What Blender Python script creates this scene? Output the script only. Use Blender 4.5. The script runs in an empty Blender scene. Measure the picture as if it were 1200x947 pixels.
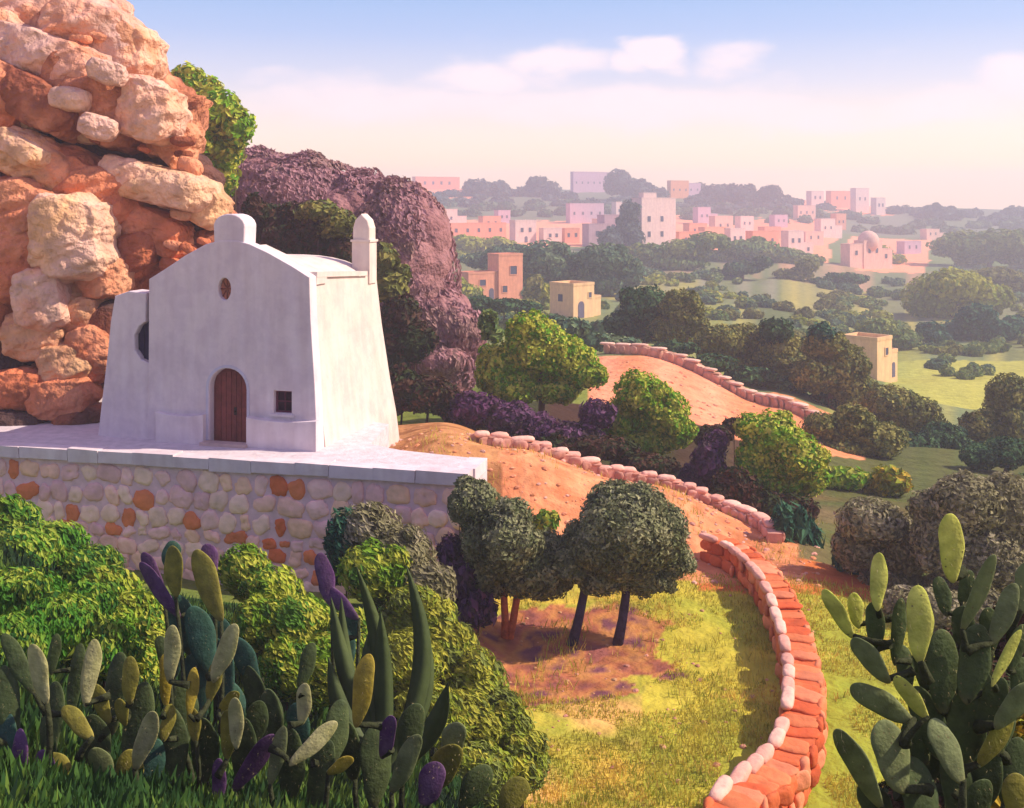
import bpy, math, random
import numpy as np
from mathutils import Vector, Matrix, Quaternion

# ------------------------------------------------------------------ basics
SC = bpy.context.scene
COL = SC.collection
rng = np.random.default_rng(7)
random.seed(7)
F = 1287.0      # focal length in photo pixels (1200 wide)
HY = 235.0      # eye-level line
CZ = 20.0       # camera height above datum


def W(px, py, d):
    """point seen at photo pixel (px,py), d metres away"""
    return np.array([(px - 600.0) / F * d, d, CZ - (py - HY) / F * d])


def lin(r, g, b):
    def f(c):
        c = c / 255.0
        return c / 12.92 if c <= 0.04045 else ((c + 0.055) / 1.055) ** 2.4
    return np.array([f(r), f(g), f(b)])


# ------------------------------------------------------------------ numpy noise
_P = np.random.default_rng(11).random((64, 64, 64)).astype(np.float32)


def vnoise(p):
    p = np.asarray(p, dtype=np.float64)
    i = np.floor(p).astype(int)
    f = p - i
    f = f * f * (3 - 2 * f)
    i0 = i % 64
    i1 = (i + 1) % 64
    x0, y0, z0 = i0[..., 0], i0[..., 1], i0[..., 2]
    x1, y1, z1 = i1[..., 0], i1[..., 1], i1[..., 2]
    fx, fy, fz = f[..., 0], f[..., 1], f[..., 2]
    a = _P[x0, y0, z0] * (1 - fx) + _P[x1, y0, z0] * fx
    b = _P[x0, y1, z0] * (1 - fx) + _P[x1, y1, z0] * fx
    c = _P[x0, y0, z1] * (1 - fx) + _P[x1, y0, z1] * fx
    d = _P[x0, y1, z1] * (1 - fx) + _P[x1, y1, z1] * fx
    return (a * (1 - fy) + b * fy) * (1 - fz) + (c * (1 - fy) + d * fy) * fz


def fbm(p, o=3):
    p = np.asarray(p, dtype=np.float64)
    s, a, t = 0, 1.0, 0
    for k in range(o):
        s = s + a * vnoise(p * (2.03 ** k) + 17.3 * k)
        t += a
        a *= 0.5
    return s / t          # 0..1 mean .5


# ------------------------------------------------------------------ materials
def nodemat(name, rough=0.9, noise_scale=3.0, noise_amt=0.25, bump=0.2, bump_scale=8.0, trans=0.0, spec=0.2,
            extra=None, bump_dist=0.05):
    m = bpy.data.materials.new(name)
    m.use_nodes = True
    nt = m.node_tree
    N, L = nt.nodes, nt.links
    N.clear()
    out = N.new('ShaderNodeOutputMaterial')
    bs = N.new('ShaderNodeBsdfPrincipled')
    bs.inputs['Roughness'].default_value = rough
    bs.inputs['Specular IOR Level'].default_value = spec
    at = N.new('ShaderNodeAttribute')
    at.attribute_name = 'Col'
    tc = N.new('ShaderNodeTexCoord')
    n1 = N.new('ShaderNodeTexNoise')
    n1.inputs['Scale'].default_value = noise_scale
    n1.inputs['Detail'].default_value = 5
    L.new(tc.outputs['Object'], n1.inputs['Vector'])
    mr = N.new('ShaderNodeMapRange')
    mr.inputs['From Min'].default_value = 0.3
    mr.inputs['From Max'].default_value = 0.7
    mr.inputs['To Min'].default_value = 1 - noise_amt
    mr.inputs['To Max'].default_value = 1 + noise_amt
    L.new(n1.outputs['Fac'], mr.inputs['Value'])
    mul = N.new('ShaderNodeVectorMath')
    mul.operation = 'SCALE'
    L.new(at.outputs['Color'], mul.inputs[0])
    L.new(mr.outputs['Result'], mul.inputs['Scale'])
    colout = mul.outputs['Vector']
    if extra:
        colout = extra(nt, tc, colout)
    L.new(colout, bs.inputs['Base Color'])
    if bump > 0:
        n2 = N.new('ShaderNodeTexNoise')
        n2.inputs['Scale'].default_value = bump_scale
        n2.inputs['Detail'].default_value = 6
        L.new(tc.outputs['Object'], n2.inputs['Vector'])
        bp = N.new('ShaderNodeBump')
        bp.inputs['Strength'].default_value = bump
        bp.inputs['Distance'].default_value = bump_dist
        L.new(n2.outputs['Fac'], bp.inputs['Height'])
        L.new(bp.outputs['Normal'], bs.inputs['Normal'])
    if trans > 0:
        tr = N.new('ShaderNodeBsdfTranslucent')
        L.new(colout, tr.inputs['Color'])
        mx = N.new('ShaderNodeMixShader')
        mx.inputs[0].default_value = trans
        L.new(bs.outputs[0], mx.inputs[1])
        L.new(tr.outputs[0], mx.inputs[2])
        L.new(mx.outputs[0], out.inputs['Surface'])
    else:
        L.new(bs.outputs[0], out.inputs['Surface'])
    return m


def areoles(nt, tc, col):
    N, L = nt.nodes, nt.links
    v = N.new('ShaderNodeTexVoronoi')
    v.inputs['Scale'].default_value = 17
    v.inputs['Randomness'].default_value = 0.35
    L.new(tc.outputs['Object'], v.inputs['Vector'])
    mr = N.new('ShaderNodeMapRange')
    mr.inputs['From Min'].default_value = 0.06
    mr.inputs['From Max'].default_value = 0.16
    mr.inputs['To Min'].default_value = 1
    mr.inputs['To Max'].default_value = 0
    L.new(v.outputs['Distance'], mr.inputs['Value'])
    mx = N.new('ShaderNodeMix')
    mx.data_type = 'RGBA'
    L.new(mr.outputs['Result'], mx.inputs['Factor'])
    L.new(col, mx.inputs['A'])
    mx.inputs['B'].default_value = (0.16, 0.13, 0.06, 1)
    return mx.outputs['Result']


def streaks(nt, tc, col):
    """weather stains running down old lime plaster"""
    N, L = nt.nodes, nt.links
    mp = N.new('ShaderNodeMapping')
    mp.inputs['Scale'].default_value = (1.6, 1.6, 0.22)
    L.new(tc.outputs['Object'], mp.inputs['Vector'])
    n = N.new('ShaderNodeTexNoise')
    n.inputs['Scale'].default_value = 1.3
    n.inputs['Detail'].default_value = 7
    L.new(mp.outputs[0], n.inputs['Vector'])
    cr = N.new('ShaderNodeValToRGB')
    cr.color_ramp.elements[0].position = 0.38
    cr.color_ramp.elements[0].color = (1, 1, 1, 1)
    cr.color_ramp.elements[1].position = 0.72
    cr.color_ramp.elements[1].color = (0.88, 0.84, 0.83, 1)
    L.new(n.outputs['Fac'], cr.inputs[0])
    mx = N.new('ShaderNodeMix')
    mx.data_type = 'RGBA'
    mx.blend_type = 'MULTIPLY'
    mx.inputs['Factor'].default_value = 1
    L.new(col, mx.inputs['A'])
    L.new(cr.outputs[0], mx.inputs['B'])
    # patchy coats of limewash
    n2 = N.new('ShaderNodeTexNoise')
    n2.inputs['Scale'].default_value = .9
    n2.inputs['Detail'].default_value = 9
    n2.inputs['Roughness'].default_value = .7
    L.new(tc.outputs['Object'], n2.inputs['Vector'])
    c2 = N.new('ShaderNodeValToRGB')
    c2.color_ramp.elements[0].position = .40
    c2.color_ramp.elements[0].color = (.90, .88, .92, 1)
    c2.color_ramp.elements[1].position = .56
    c2.color_ramp.elements[1].color = (1, 1, 1, 1)
    L.new(n2.outputs['Fac'], c2.inputs[0])
    m2 = N.new('ShaderNodeMix')
    m2.data_type = 'RGBA'
    m2.blend_type = 'MULTIPLY'
    m2.inputs['Factor'].default_value = 1
    L.new(mx.outputs['Result'], m2.inputs['A'])
    L.new(c2.outputs[0], m2.inputs['B'])
    return m2.outputs['Result']


M = dict(
    foliage=nodemat('foliage', 0.75, 1.2, 0.22, 0.0, trans=0.18, spec=0.15),
    ground=nodemat('ground', 0.95, 0.9, 0.20, 0.6, 2.5, spec=0.05, bump_dist=0.3),
    rock=nodemat('rock', 0.92, 1.1, 0.26, 1.0, 2.6, spec=0.1, bump_dist=0.45),
    plaster=nodemat('plaster', 0.9, 2.0, 0.04, 0.35, 6.0, spec=0.1, extra=streaks, bump_dist=0.03),
    stone=nodemat('stone', 0.92, 2.5, 0.14, 0.6, 6.0, spec=0.1, bump_dist=0.06),
    bark=nodemat('bark', 0.95, 6.0, 0.3, 0.8, 14.0, spec=0.05),
    wood=nodemat('wood', 0.7, 4.0, 0.2, 0.4, 20.0, spec=0.2),
    pad=nodemat('cactus_skin', 0.68, 7.0, 0.32, 0.5, 26.0, spec=0.2, extra=areoles, bump_dist=0.02),
)


# ------------------------------------------------------------------ mesh builder
class MB:
    def __init__(s):
        s.v, s.c, s.q, s.t, s.n = [], [], [], [], 0
        s.poly, s.qs, s.ts, s.ps = [], [], [], []

    def add(s, V, quads=None, tris=None, col=(0.5, 0.5, 0.5), polys=None, sm=False):
        V = np.asarray(V, dtype=np.float64).reshape(-1, 3)
        c = np.asarray(col, dtype=np.float64)
        if c.ndim == 1:
            c = np.repeat(c[None], len(V), 0)
        s.v.append(V)
        s.c.append(c)
        if quads is not None and len(quads):
            s.q.append(np.asarray(quads) + s.n)
            s.qs += [sm] * len(quads)
        if tris is not None and len(tris):
            s.t.append(np.asarray(tris) + s.n)
            s.ts += [sm] * len(tris)
        if polys:
            s.poly += [[i + s.n for i in p] for p in polys]
            s.ps += [False] * len(polys)
        s.n += len(V)

    def build(s, name, mat, parent=None, smooth=False, origin=None):
        V = np.concatenate(s.v)
        C = np.concatenate(s.c)
        off = np.zeros(3) if origin is None else np.asarray(origin, dtype=float)
        if parent is not None:
            off = np.array(parent.matrix_world.translation) if origin is None else off
        V = V - off
        me = bpy.data.meshes.new(name)
        q = np.concatenate(s.q) if s.q else np.zeros((0, 4), int)
        t = np.concatenate(s.t) if s.t else np.zeros((0, 3), int)
        loops = np.concatenate([q.ravel(), t.ravel(), np.array([i for p in s.poly for i in p], int)])
        sizes = np.concatenate([np.full(len(q), 4), np.full(len(t), 3), np.array([len(p) for p in s.poly], int)])
        starts = np.concatenate([[0], np.cumsum(sizes)[:-1]]) if len(sizes) else sizes
        me.vertices.add(len(V))
        me.vertices.foreach_set('co', V.astype(np.float32).ravel())
        me.loops.add(len(loops))
        me.loops.foreach_set('vertex_index', loops.astype(np.int32))
        me.polygons.add(len(sizes))
        me.polygons.foreach_set('loop_start', starts.astype(np.int32))
        me.polygons.foreach_set('loop_total', sizes.astype(np.int32))
        me.update(calc_edges=True)
        at = me.color_attributes.new('Col', 'FLOAT_COLOR', 'POINT')
        rgba = np.ones((len(V), 4), np.float32)
        rgba[:, :3] = np.clip(C, 0, 1)
        at.data.foreach_set('color', rgba.ravel())
        fl = np.ones(len(sizes), bool) if smooth else np.array(s.qs + s.ts + s.ps, bool)
        me.polygons.foreach_set('use_smooth', fl)
        me.materials.append(M[mat] if isinstance(mat, str) else mat)
        o = bpy.data.objects.new(name, me)
        COL.objects.link(o)
        if parent is not None:
            o.parent = parent
        else:
            o.location = off
        return o


def tag(o, label=None, cat=None, group=None, kind=None):
    if label:
        o['label'] = label
    if cat:
        o['category'] = cat
    if group:
        o['group'] = group
    if kind:
        o['kind'] = kind
    return o


def empty(name, loc, label, cat, group=None):
    o = bpy.data.objects.new(name, None)
    o.location = Vector([float(a) for a in loc])
    o.empty_display_size = 0.3
    COL.objects.link(o)
    o.matrix_world = Matrix.Translation(o.location)
    return tag(o, label, cat, group)


# ------------------------------------------------------------------ primitives
_ICO = {}


def ico(sub):
    if sub in _ICO:
        return _ICO[sub]
    t = (1 + 5 ** .5) / 2
    V = [(-1, t, 0), (1, t, 0), (-1, -t, 0), (1, -t, 0), (0, -1, t), (0, 1, t), (0, -1, -t), (0, 1, -t),
         (t, 0, -1), (t, 0, 1), (-t, 0, -1), (-t, 0, 1)]
    V = [np.array(v) / np.linalg.norm(v) for v in V]
    T = [(0, 11, 5), (0, 5, 1), (0, 1, 7), (0, 7, 10), (0, 10, 11), (1, 5, 9), (5, 11, 4), (11, 10, 2), (10, 7, 6), (7, 1, 8),
         (3, 9, 4), (3, 4, 2), (3, 2, 6), (3, 6, 8), (3, 8, 9), (4, 9, 5), (2, 4, 11), (6, 2, 10), (8, 6, 7), (9, 8, 1)]
    for _ in range(sub):
        cache, T2 = {}, []

        def mid(a, b):
            k = (min(a, b), max(a, b))
            if k not in cache:
                m = V[a] + V[b]
                V.append(m / np.linalg.norm(m))
                cache[k] = len(V) - 1
            return cache[k]
        for a, b, c in T:
            ab, bc, ca = mid(a, b), mid(b, c), mid(c, a)
            T2 += [(a, ab, ca), (b, bc, ab), (c, ca, bc), (ab, bc, ca)]
        T = T2
    _ICO[sub] = (np.array(V), np.array(T))
    return _ICO[sub]


def rotz(a):
    c, s = math.cos(a), math.sin(a)
    return np.array([[c, -s, 0], [s, c, 0], [0, 0, 1.0]])


def roty(a):   # tilt in the picture plane: positive leans to +x
    c, s = math.cos(a), math.sin(a)
    return np.array([[c, 0, s], [0, 1, 0], [-s, 0, c]])


def rotx(a):
    c, s = math.cos(a), math.sin(a)
    return np.array([[1, 0, 0], [0, c, -s], [0, s, c]])


def ellipsoid(mb, c, r, R=None, sub=3, amp=0.0, freq=1.0, boxy=0.0, col=(.5, .5, .5), seed=0.0, col2=None, cf=1.0, strata=False):
    V, T = ico(sub)
    P = V.copy()
    if boxy > 0:
        k = np.max(np.abs(P), axis=1, keepdims=True)
        P = P * (1 - boxy) + (P / k) * boxy * 0.86
    P = P * np.asarray(r)
    if R is not None:
        P = P @ np.asarray(R).T
    P = P + np.asarray(c)
    if amp > 0:
        n = fbm(P * freq + seed, 4) - 0.5
        rid = 1 - np.abs(2 * fbm(P * freq * 1.7 + seed + 9, 2) - 1) * 3
        d = P - np.asarray(c)
        d /= np.linalg.norm(d, axis=1, keepdims=True) + 1e-6
        if strata:
            sn = P @ np.array([-.36, .1, .93])
            q = np.stack([sn * 1.5, P[:, 0] * .12 + seed, P[:, 1] * .12], 1)
            n2 = fbm(q, 3) - .5
            n = n * .7 + n2 * .9
        P = P + d * (amp * 2 * n - amp * 0.5 * np.clip(rid, 0, 1) * (0.5 if strata else 1))[:, None]
    cc = np.asarray(col, dtype=float)
    if col2 is not None:
        w = np.clip((fbm(P * cf + seed + 3, 3) - 0.35) / 0.3, 0, 1)[:, None]
        cc = cc * (1 - w) + np.asarray(col2) * w
    mb.add(P, tris=T, col=cc, sm=True)


def box(mb, x0, x1, y0, y1, z0, z1, fr, col, jitter=0):
    o, ax, ay = fr
    az = np.array([0, 0, 1.0])
    V = []
    for z in (z0, z1):
        for x, y in ((x0, y0), (x1, y0), (x1, y1), (x0, y1)):
            V.append(o + ax * x + ay * y + az * z)
    V = np.array(V)
    if jitter:
        V += rng.normal(0, jitter, V.shape)
    mb.add(V, quads=[(3, 2, 1, 0), (4, 5, 6, 7), (0, 1, 5, 4), (1, 2, 6, 5), (2, 3, 7, 6), (3, 0, 4, 7)], col=col)


def frame(origin, phi):
    return (np.asarray(origin, float), np.array([math.cos(phi), math.sin(phi), 0]), np.array([-math.sin(phi), math.cos(phi), 0]))


def tube(mb, pts, radii, col, seg=8, cap=True):
    pts = [np.asarray(p, float) for p in pts]
    rings = []
    for i, p in enumerate(pts):
        a = pts[max(i - 1, 0)]
        b = pts[min(i + 1, len(pts) - 1)]
        t = b - a
        t /= np.linalg.norm(t) + 1e-9
        u = np.cross(t, [0.3, 1, 0.1])
        u /= np.linalg.norm(u)
        v = np.cross(t, u)
        ang = np.linspace(0, 2 * math.pi, seg, endpoint=False)
        r = radii[i] * (1 + 0.12 * np.sin(ang * 3 + i))
        rings.append(p + np.outer(np.cos(ang) * r, u) + np.outer(np.sin(ang) * r, v))
    V = np.concatenate(rings)
    Q = []
    for i in range(len(pts) - 1):
        for k in range(seg):
            k2 = (k + 1) % seg
            Q.append((i * seg + k, i * seg + k2, (i + 1) * seg + k2, (i + 1) * seg + k))
    mb.add(V, quads=Q, col=col, polys=[list(range(seg))[::-1], [len(V) - seg + k for k in range(seg)]] if cap else None, sm=True)


def outline_solid(mb, outline, holes, y0, y1, fr, col, bevel=0.0):
    """extruded plate with real openings, outline in (x,z) of the frame; y0 front, y1 back"""
    cu = bpy.data.curves.new('tmp', 'CURVE')
    cu.dimensions = '2D'
    cu.fill_mode = 'BOTH'
    for lp in [outline] + list(holes):
        sp = cu.splines.new('POLY')
        sp.points.add(len(lp) - 1)
        for i, (x, z) in enumerate(lp):
            sp.points[i].co = (x, z, 0, 1)
        sp.use_cyclic_u = True
    cu.extrude = (y1 - y0) / 2
    cu.bevel_depth = bevel
    ob = bpy.data.objects.new('tmp', cu)
    COL.objects.link(ob)
    dg = bpy.context.evaluated_depsgraph_get()
    me = bpy.data.meshes.new_from_object(ob.evaluated_get(dg))
    V = np.array([v.co[:] for v in me.vertices])
    P = [list(p.vertices) for p in me.polygons]
    bpy.data.objects.remove(ob)
    bpy.data.curves.remove(cu)
    bpy.data.meshes.remove(me)
    o, ax, ay = fr
    ym = (y0 + y1) / 2
    X = o + np.outer(V[:, 0], ax) + np.outer(ym - V[:, 2], ay) + np.outer(V[:, 1], [0, 0, 1.0])
    mb.add(X, col=col, polys=P)


def arch(x0, x1, z0, z1, n=14):
    """points of an arched opening"""
    r = (x1 - x0) / 2
    cx = (x0 + x1) / 2
    zs = z1 - r
    return [(x0, z0), (x1, z0)] + [(cx + r * math.cos(t), zs + r * math.sin(t)) for t in np.linspace(0, math.pi, n)]


# ------------------------------------------------------------------ terrain
DD = [2, 4, 8, 12, 16, 20, 24, 28, 34, 40, 46, 55, 65, 80, 100, 130, 170, 230, 320, 450, 650, 900, 1250, 1700]
FAR_L = [400, 378, 355, 322, 287, 256, 223, 223, 223]
TAB = {
    -900: [1329, 1190, 1000, 830, 740, 670, 620, 600, 600, 600, 580, 540, 500, 455, 430, 405, 380, 355, 320, 286, 255, 222, 222, 222],
    0:    [1329, 1190, 1020, 880, 775, 695, 635, 612, 632, 645, 585, 540, 500, 455, 430, 405, 380, 355, 320, 286, 255, 222, 222, 222],
    150:  [1329, 1190, 1030, 925, 850, 785, 728, 705, 702, 684, 590, 540, 500, 455, 430, 405, 380, 355, 320, 286, 255, 222, 222, 222],
    300:  [1329, 1200, 1045, 960, 900, 835, 785, 745, 718, 694, 592, 540, 500, 455, 430, 405, 380, 355, 320, 286, 255, 222, 222, 222],
    450:  [1329, 1200, 1060, 995, 940, 880, 825, 770, 722, 690, 545, 505, 485, 455, 430, 407, 382, 355, 320, 286, 255, 222, 222, 222],
    520:  [1329, 1200, 1066, 1030, 985, 930, 875, 800, 722, 650, 520, 497, 488, 460, 430, 405, 380, 353, 320, 286, 255, 222, 222, 222],
    600:  [1329, 1200, 1071, 1050, 1030, 1000, 950, 850, 745, 645, 532, 520, 490, 455, 427, 402, 378, 352, 320, 286, 257, 222, 222, 222],
    750:  [1329, 1200, 1071, 1050, 1030, 1005, 953, 852, 744, 655, 568, 566, 525, 462, 415, 402, 380, 355, 325, 289, 259, 224, 224, 224],
    900:  [1329, 1200, 1071, 1050, 1025, 1007, 953, 851, 742, 668, 618, 600, 552, 500, 452, 420, 395, 362, 330, 296, 265, 232, 232, 232],
    1050: [1329, 1200, 1060, 1050, 1023, 1007, 953, 851, 745, 690, 650, 602, 567, 532, 505, 466, 433, 395, 350, 312, 276, 243, 243, 243],
    1200: [1329, 1200, 1060, 1050, 1023, 1007, 953, 855, 760, 700, 655, 610, 577, 545, 515, 478, 436, 396, 352, 316, 280, 246, 246, 246],
    2300: [1329, 1200, 1060, 1050, 1023, 1007, 953, 855, 760, 700, 655, 610, 577, 545, 515, 478, 436, 396, 352, 316, 280, 246, 246, 246],
}
_cx = np.array(sorted(TAB))
_tab = np.array([TAB[k] for k in _cx], float)
_ld = np.log(np.array(DD, float))
_dl = np.diff(_tab, axis=1) / np.diff(_ld)[None]
_slp = np.zeros_like(_tab)
_a, _b = _dl[:, :-1], _dl[:, 1:]
_slp[:, 1:-1] = np.where(_a * _b > 0, 2 * _a * _b / (_a + _b - 1e-12 + (np.abs(_a + _b) < 1e-9)), 0)
_slp[:, 0], _slp[:, -1] = _dl[:, 0], _dl[:, -1]


def gpy(px, d):
    px = np.asarray(px, float)
    d = np.asarray(d, float)
    l = np.log(np.clip(d, 2, 1700))
    i = np.clip(np.searchsorted(_cx, px) - 1, 0, len(_cx) - 2)
    j = np.clip(np.searchsorted(_ld, l) - 1, 0, len(_ld) - 2)
    u = np.clip((px - _cx[i]) / (_cx[i + 1] - _cx[i]), 0, 1)
    u = u * u * (3 - 2 * u)
    v = np.clip((l - _ld[j]) / (_ld[j + 1] - _ld[j]), 0, 1)
    h = _ld[j + 1] - _ld[j]
    v2, v3 = v * v, v * v * v

    def prof(ii):
        return (_tab[ii, j] * (2 * v3 - 3 * v2 + 1) + h * _slp[ii, j] * (v3 - 2 * v2 + v)
                + _tab[ii, j + 1] * (3 * v2 - 2 * v3) + h * _slp[ii, j + 1] * (v3 - v2))
    return prof(i) * (1 - u) + prof(i + 1) * u


def gz(x, y):
    y = np.maximum(np.asarray(y, float), 1.5)
    px = 600 + np.asarray(x, float) / y * F
    z = CZ - (gpy(px, y) - HY) / F * y
    n = fbm(np.stack([np.asarray(x) * 0.13, y * 0.13, 0 * y], -1), 3) - 0.5
    return z + n * np.minimum(0.012 * y, 1.2)


def G(px, d):
    x = (px - 600) / F * d
    return np.array([x, d, float(gz(x, d))])


def in_poly(px, py, poly):
    ins = np.zeros(px.shape, bool)
    n = len(poly)
    for i in range(n):
        x1, y1 = poly[i]
        x2, y2 = poly[(i + 1) % n]
        c = ((y1 > py) != (y2 > py)) & (px < (x2 - x1) * (py - y1) / (y2 - y1 + 1e-9) + x1)
        ins ^= c
    return ins


def ground_color(X, Y):
    px = 600 + X / Y * F
    P3 = np.stack([X, Y, 0 * X], -1)
    wob = (fbm(P3 * 0.25, 3) - .5)
    wfar = (fbm(np.stack([px * 0.02, np.log(Y) * 5, 0 * X], -1), 2) - .5)
    pxw = px + wfar * 60
    px = px + wob * 30 * (Y < 60)
    C = np.zeros(X.shape + (3,))

    def setc(mask, *cols, f=0.5, seed=0):
        n = fbm(P3 * f / np.maximum(1, Y / 60)[..., None] + seed, 3)
        k = np.clip((n - 0.3) / 0.4, 0, 0.999) * (len(cols) - 1)
        i = k.astype(int)
        t = (k - i)[..., None]
        A = np.array(cols)
        cc = A[i] * (1 - t) + A[np.minimum(i + 1, len(cols) - 1)] * t
        C[mask] = cc[mask]
    all_ = np.ones(X.shape, bool)
    dk = Y * (1 + wob * 0.06)
    setc(all_, lin(96, 112, 50), lin(120, 128, 56))
    # near left slope
    setc((dk < 37) & (px < 600 - np.clip(Y - 20, 0, 14) * 6), lin(34, 62, 26), lin(60, 92, 30), lin(44, 66, 30))
    # near right slope
    setc((dk < 22), lin(50, 66, 28), lin(84, 100, 34))
    # field
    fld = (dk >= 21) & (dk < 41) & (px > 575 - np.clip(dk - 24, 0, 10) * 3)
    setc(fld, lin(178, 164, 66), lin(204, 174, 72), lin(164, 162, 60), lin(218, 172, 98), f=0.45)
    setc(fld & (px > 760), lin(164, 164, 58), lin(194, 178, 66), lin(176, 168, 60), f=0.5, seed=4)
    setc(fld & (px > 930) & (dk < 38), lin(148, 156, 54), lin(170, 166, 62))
    # earth under the olives, plum tones painted in for the trees' violet shade
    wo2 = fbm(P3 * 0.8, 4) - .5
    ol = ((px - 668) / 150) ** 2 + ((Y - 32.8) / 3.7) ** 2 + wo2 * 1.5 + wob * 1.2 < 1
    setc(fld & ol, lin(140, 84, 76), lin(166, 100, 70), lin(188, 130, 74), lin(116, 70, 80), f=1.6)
    setc((dk >= 37.5) & (dk < 42) & (px > 820) & (px < 1060), lin(186, 84, 46), lin(196, 110, 60))
    # orange terrace
    setc((dk >= 38.5) & (dk < 49.5) & (px > 430) & (px < 945), lin(206, 130, 88), lin(218, 148, 104), lin(188, 116, 76), f=0.9)
    setc((dk >= 42) & (dk < 60) & (px > 430) & (px < 590), lin(178, 124, 78), lin(198, 142, 94), lin(150, 100, 62), f=0.8)
    # shrubland
    setc((dk >= 49.5) & (dk < 74) & (px > 560), lin(70, 48, 36), lin(56, 60, 30), lin(84, 58, 44), f=0.3)
    setc((dk >= 42) & (dk < 90) & (px > 940), lin(110, 88, 54), lin(84, 92, 48), lin(120, 104, 70), f=0.2)
    # salmon terrace field
    setc((dk >= 74) & (dk < 97) & (px > 690) & (px < 1015), lin(232, 140, 102), lin(236, 156, 118), lin(222, 140, 96), f=0.3)
    # valley
    setc((dk >= 97) & (dk < 260), lin(104, 118, 70), lin(146, 146, 72), lin(112, 124, 84), lin(164, 158, 84), lin(100, 110, 70), f=0.34)
    setc((dk >= 128) & (dk < 185) & (px > 1035), lin(156, 160, 72), lin(172, 168, 78), lin(142, 156, 80), f=0.12)
    setc((dk >= 240) & (dk < 330), lin(150, 144, 78), lin(134, 132, 104), lin(108, 118, 76), lin(166, 154, 82), lin(120, 122, 84), f=0.5)
    setc((dk >= 330) & (dk < 430), lin(150, 126, 96), lin(106, 118, 76), lin(180, 138, 108), lin(112, 120, 84), f=0.5)
    setc((dk >= 430) & (dk < 640), lin(110, 124, 80), lin(100, 118, 74))
    s1 = (dk > 440) & (dk < 640) & (pxw > 520) & (pxw < 690)
    s2 = (dk > 425) & (dk < 700) & (pxw > 785) & (pxw < 965)
    s3 = (dk > 420) & (dk < 620) & (pxw > 985) & (pxw < 1085)
    s4 = (dk > 780) & (dk < 1300) & (((pxw > 480) & (pxw < 560)) | ((pxw > 930) & (pxw < 1045)))
    setc(s1 | s2 | s3 | s4, lin(240, 152, 112), lin(244, 168, 128), f=0.2)
    setc((dk > 640) & ~(s2 | s4), lin(104, 116, 84), lin(116, 122, 100))
    return C


def build_ground():
    a = np.linspace(-880, -100, 40)[:-1]
    b = np.linspace(-100, 1300, 360)
    c = np.linspace(1300, 2250, 50)[1:]
    pxs = np.concatenate([a, b, c])
    ds = np.exp(np.concatenate([np.linspace(math.log(1.5), math.log(18), 60)[:-1],
                                np.linspace(math.log(18), math.log(130), 330)[:-1],
                                np.linspace(math.log(130), math.log(1240), 210)]))
    PX, D = np.meshgrid(pxs, ds)
    X = (PX - 600) / F * D
    Z = gz(X, D)
    V = np.stack([X, D, Z], -1).reshape(-1, 3)
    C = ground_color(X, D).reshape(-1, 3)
    nx, ny = len(pxs), len(ds)
    idx = np.arange(nx * ny).reshape(ny, nx)
    Q = np.stack([idx[:-1, :-1], idx[:-1, 1:], idx[1:, 1:], idx[1:, :-1]], -1).reshape(-1, 4)
    mb = MB()
    mb.add(V, quads=Q, col=C)
    # wide apron behind and beside the camera so that the sheet has no near edge
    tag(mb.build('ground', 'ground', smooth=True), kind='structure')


build_ground()

# ------------------------------------------------------------------ foliage
PAL = {
    'under': [lin(44, 76, 34), lin(62, 94, 36), lin(88, 112, 42), lin(36, 60, 34)],
    'straw': [lin(184, 176, 72), lin(202, 184, 78), lin(162, 166, 62), lin(216, 188, 92)],
    'bright': [lin(112, 158, 28), lin(154, 176, 50), lin(190, 190, 76), lin(96, 146, 24), lin(182, 184, 64)],
    'lime': [lin(108, 144, 38), lin(152, 166, 52), lin(180, 182, 68), lin(84, 124, 40)],
    'olivetree': [lin(110, 116, 76), lin(134, 136, 96), lin(154, 152, 112), lin(96, 102, 66)],
    'dark': [lin(52, 84, 52), lin(66, 100, 60), lin(82, 114, 68), lin(46, 74, 48)],
    'teal': [lin(40, 84, 66), lin(52, 100, 76), lin(74, 118, 84), lin(38, 76, 62)],
    'brownolive': [lin(110, 114, 54), lin(132, 130, 64), lin(94, 104, 54), lin(150, 144, 74)],
    'grove': [lin(98, 122, 60), lin(122, 138, 72), lin(88, 116, 68), lin(140, 148, 76)],
    'greygreen': [lin(80, 108, 80), lin(96, 122, 88), lin(70, 100, 76), lin(112, 132, 92)],
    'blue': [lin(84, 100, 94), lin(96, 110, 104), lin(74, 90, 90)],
    'greyolive': [lin(136, 130, 94), lin(152, 144, 108), lin(118, 114, 80), lin(164, 154, 124)],
    'plum': [lin(94, 54, 88), lin(78, 48, 82), lin(108, 72, 100), lin(72, 56, 62)],
    'umber': [lin(74, 48, 36), lin(58, 56, 32), lin(86, 60, 44), lin(50, 62, 30)],
    'yellow': [lin(178, 150, 36), lin(150, 150, 44), lin(196, 164, 50), lin(128, 136, 36)],
    'teeming': [lin(70, 122, 34), lin(106, 146, 42), lin(150, 166, 60), lin(52, 100, 38), lin(130, 156, 48)],
    'heath': [lin(166, 124, 130), lin(178, 134, 138), lin(150, 110, 116), lin(164, 128, 122)],
    'gold': [lin(160, 162, 58), lin(178, 174, 64), lin(142, 156, 50), lin(128, 138, 64)],
}


def pick(pal, n, P, f):
    A = np.array(PAL[pal])
    k = fbm(P * f + 5, 2)
    k = np.clip((k - 0.28) / 0.44, 0, 0.999) * len(A)
    i = np.clip(k + rng.normal(0, 0.45, n), 0, len(A) - 1).astype(int)
    return A[i] * rng.uniform(0.85, 1.15, (n, 1))


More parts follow.
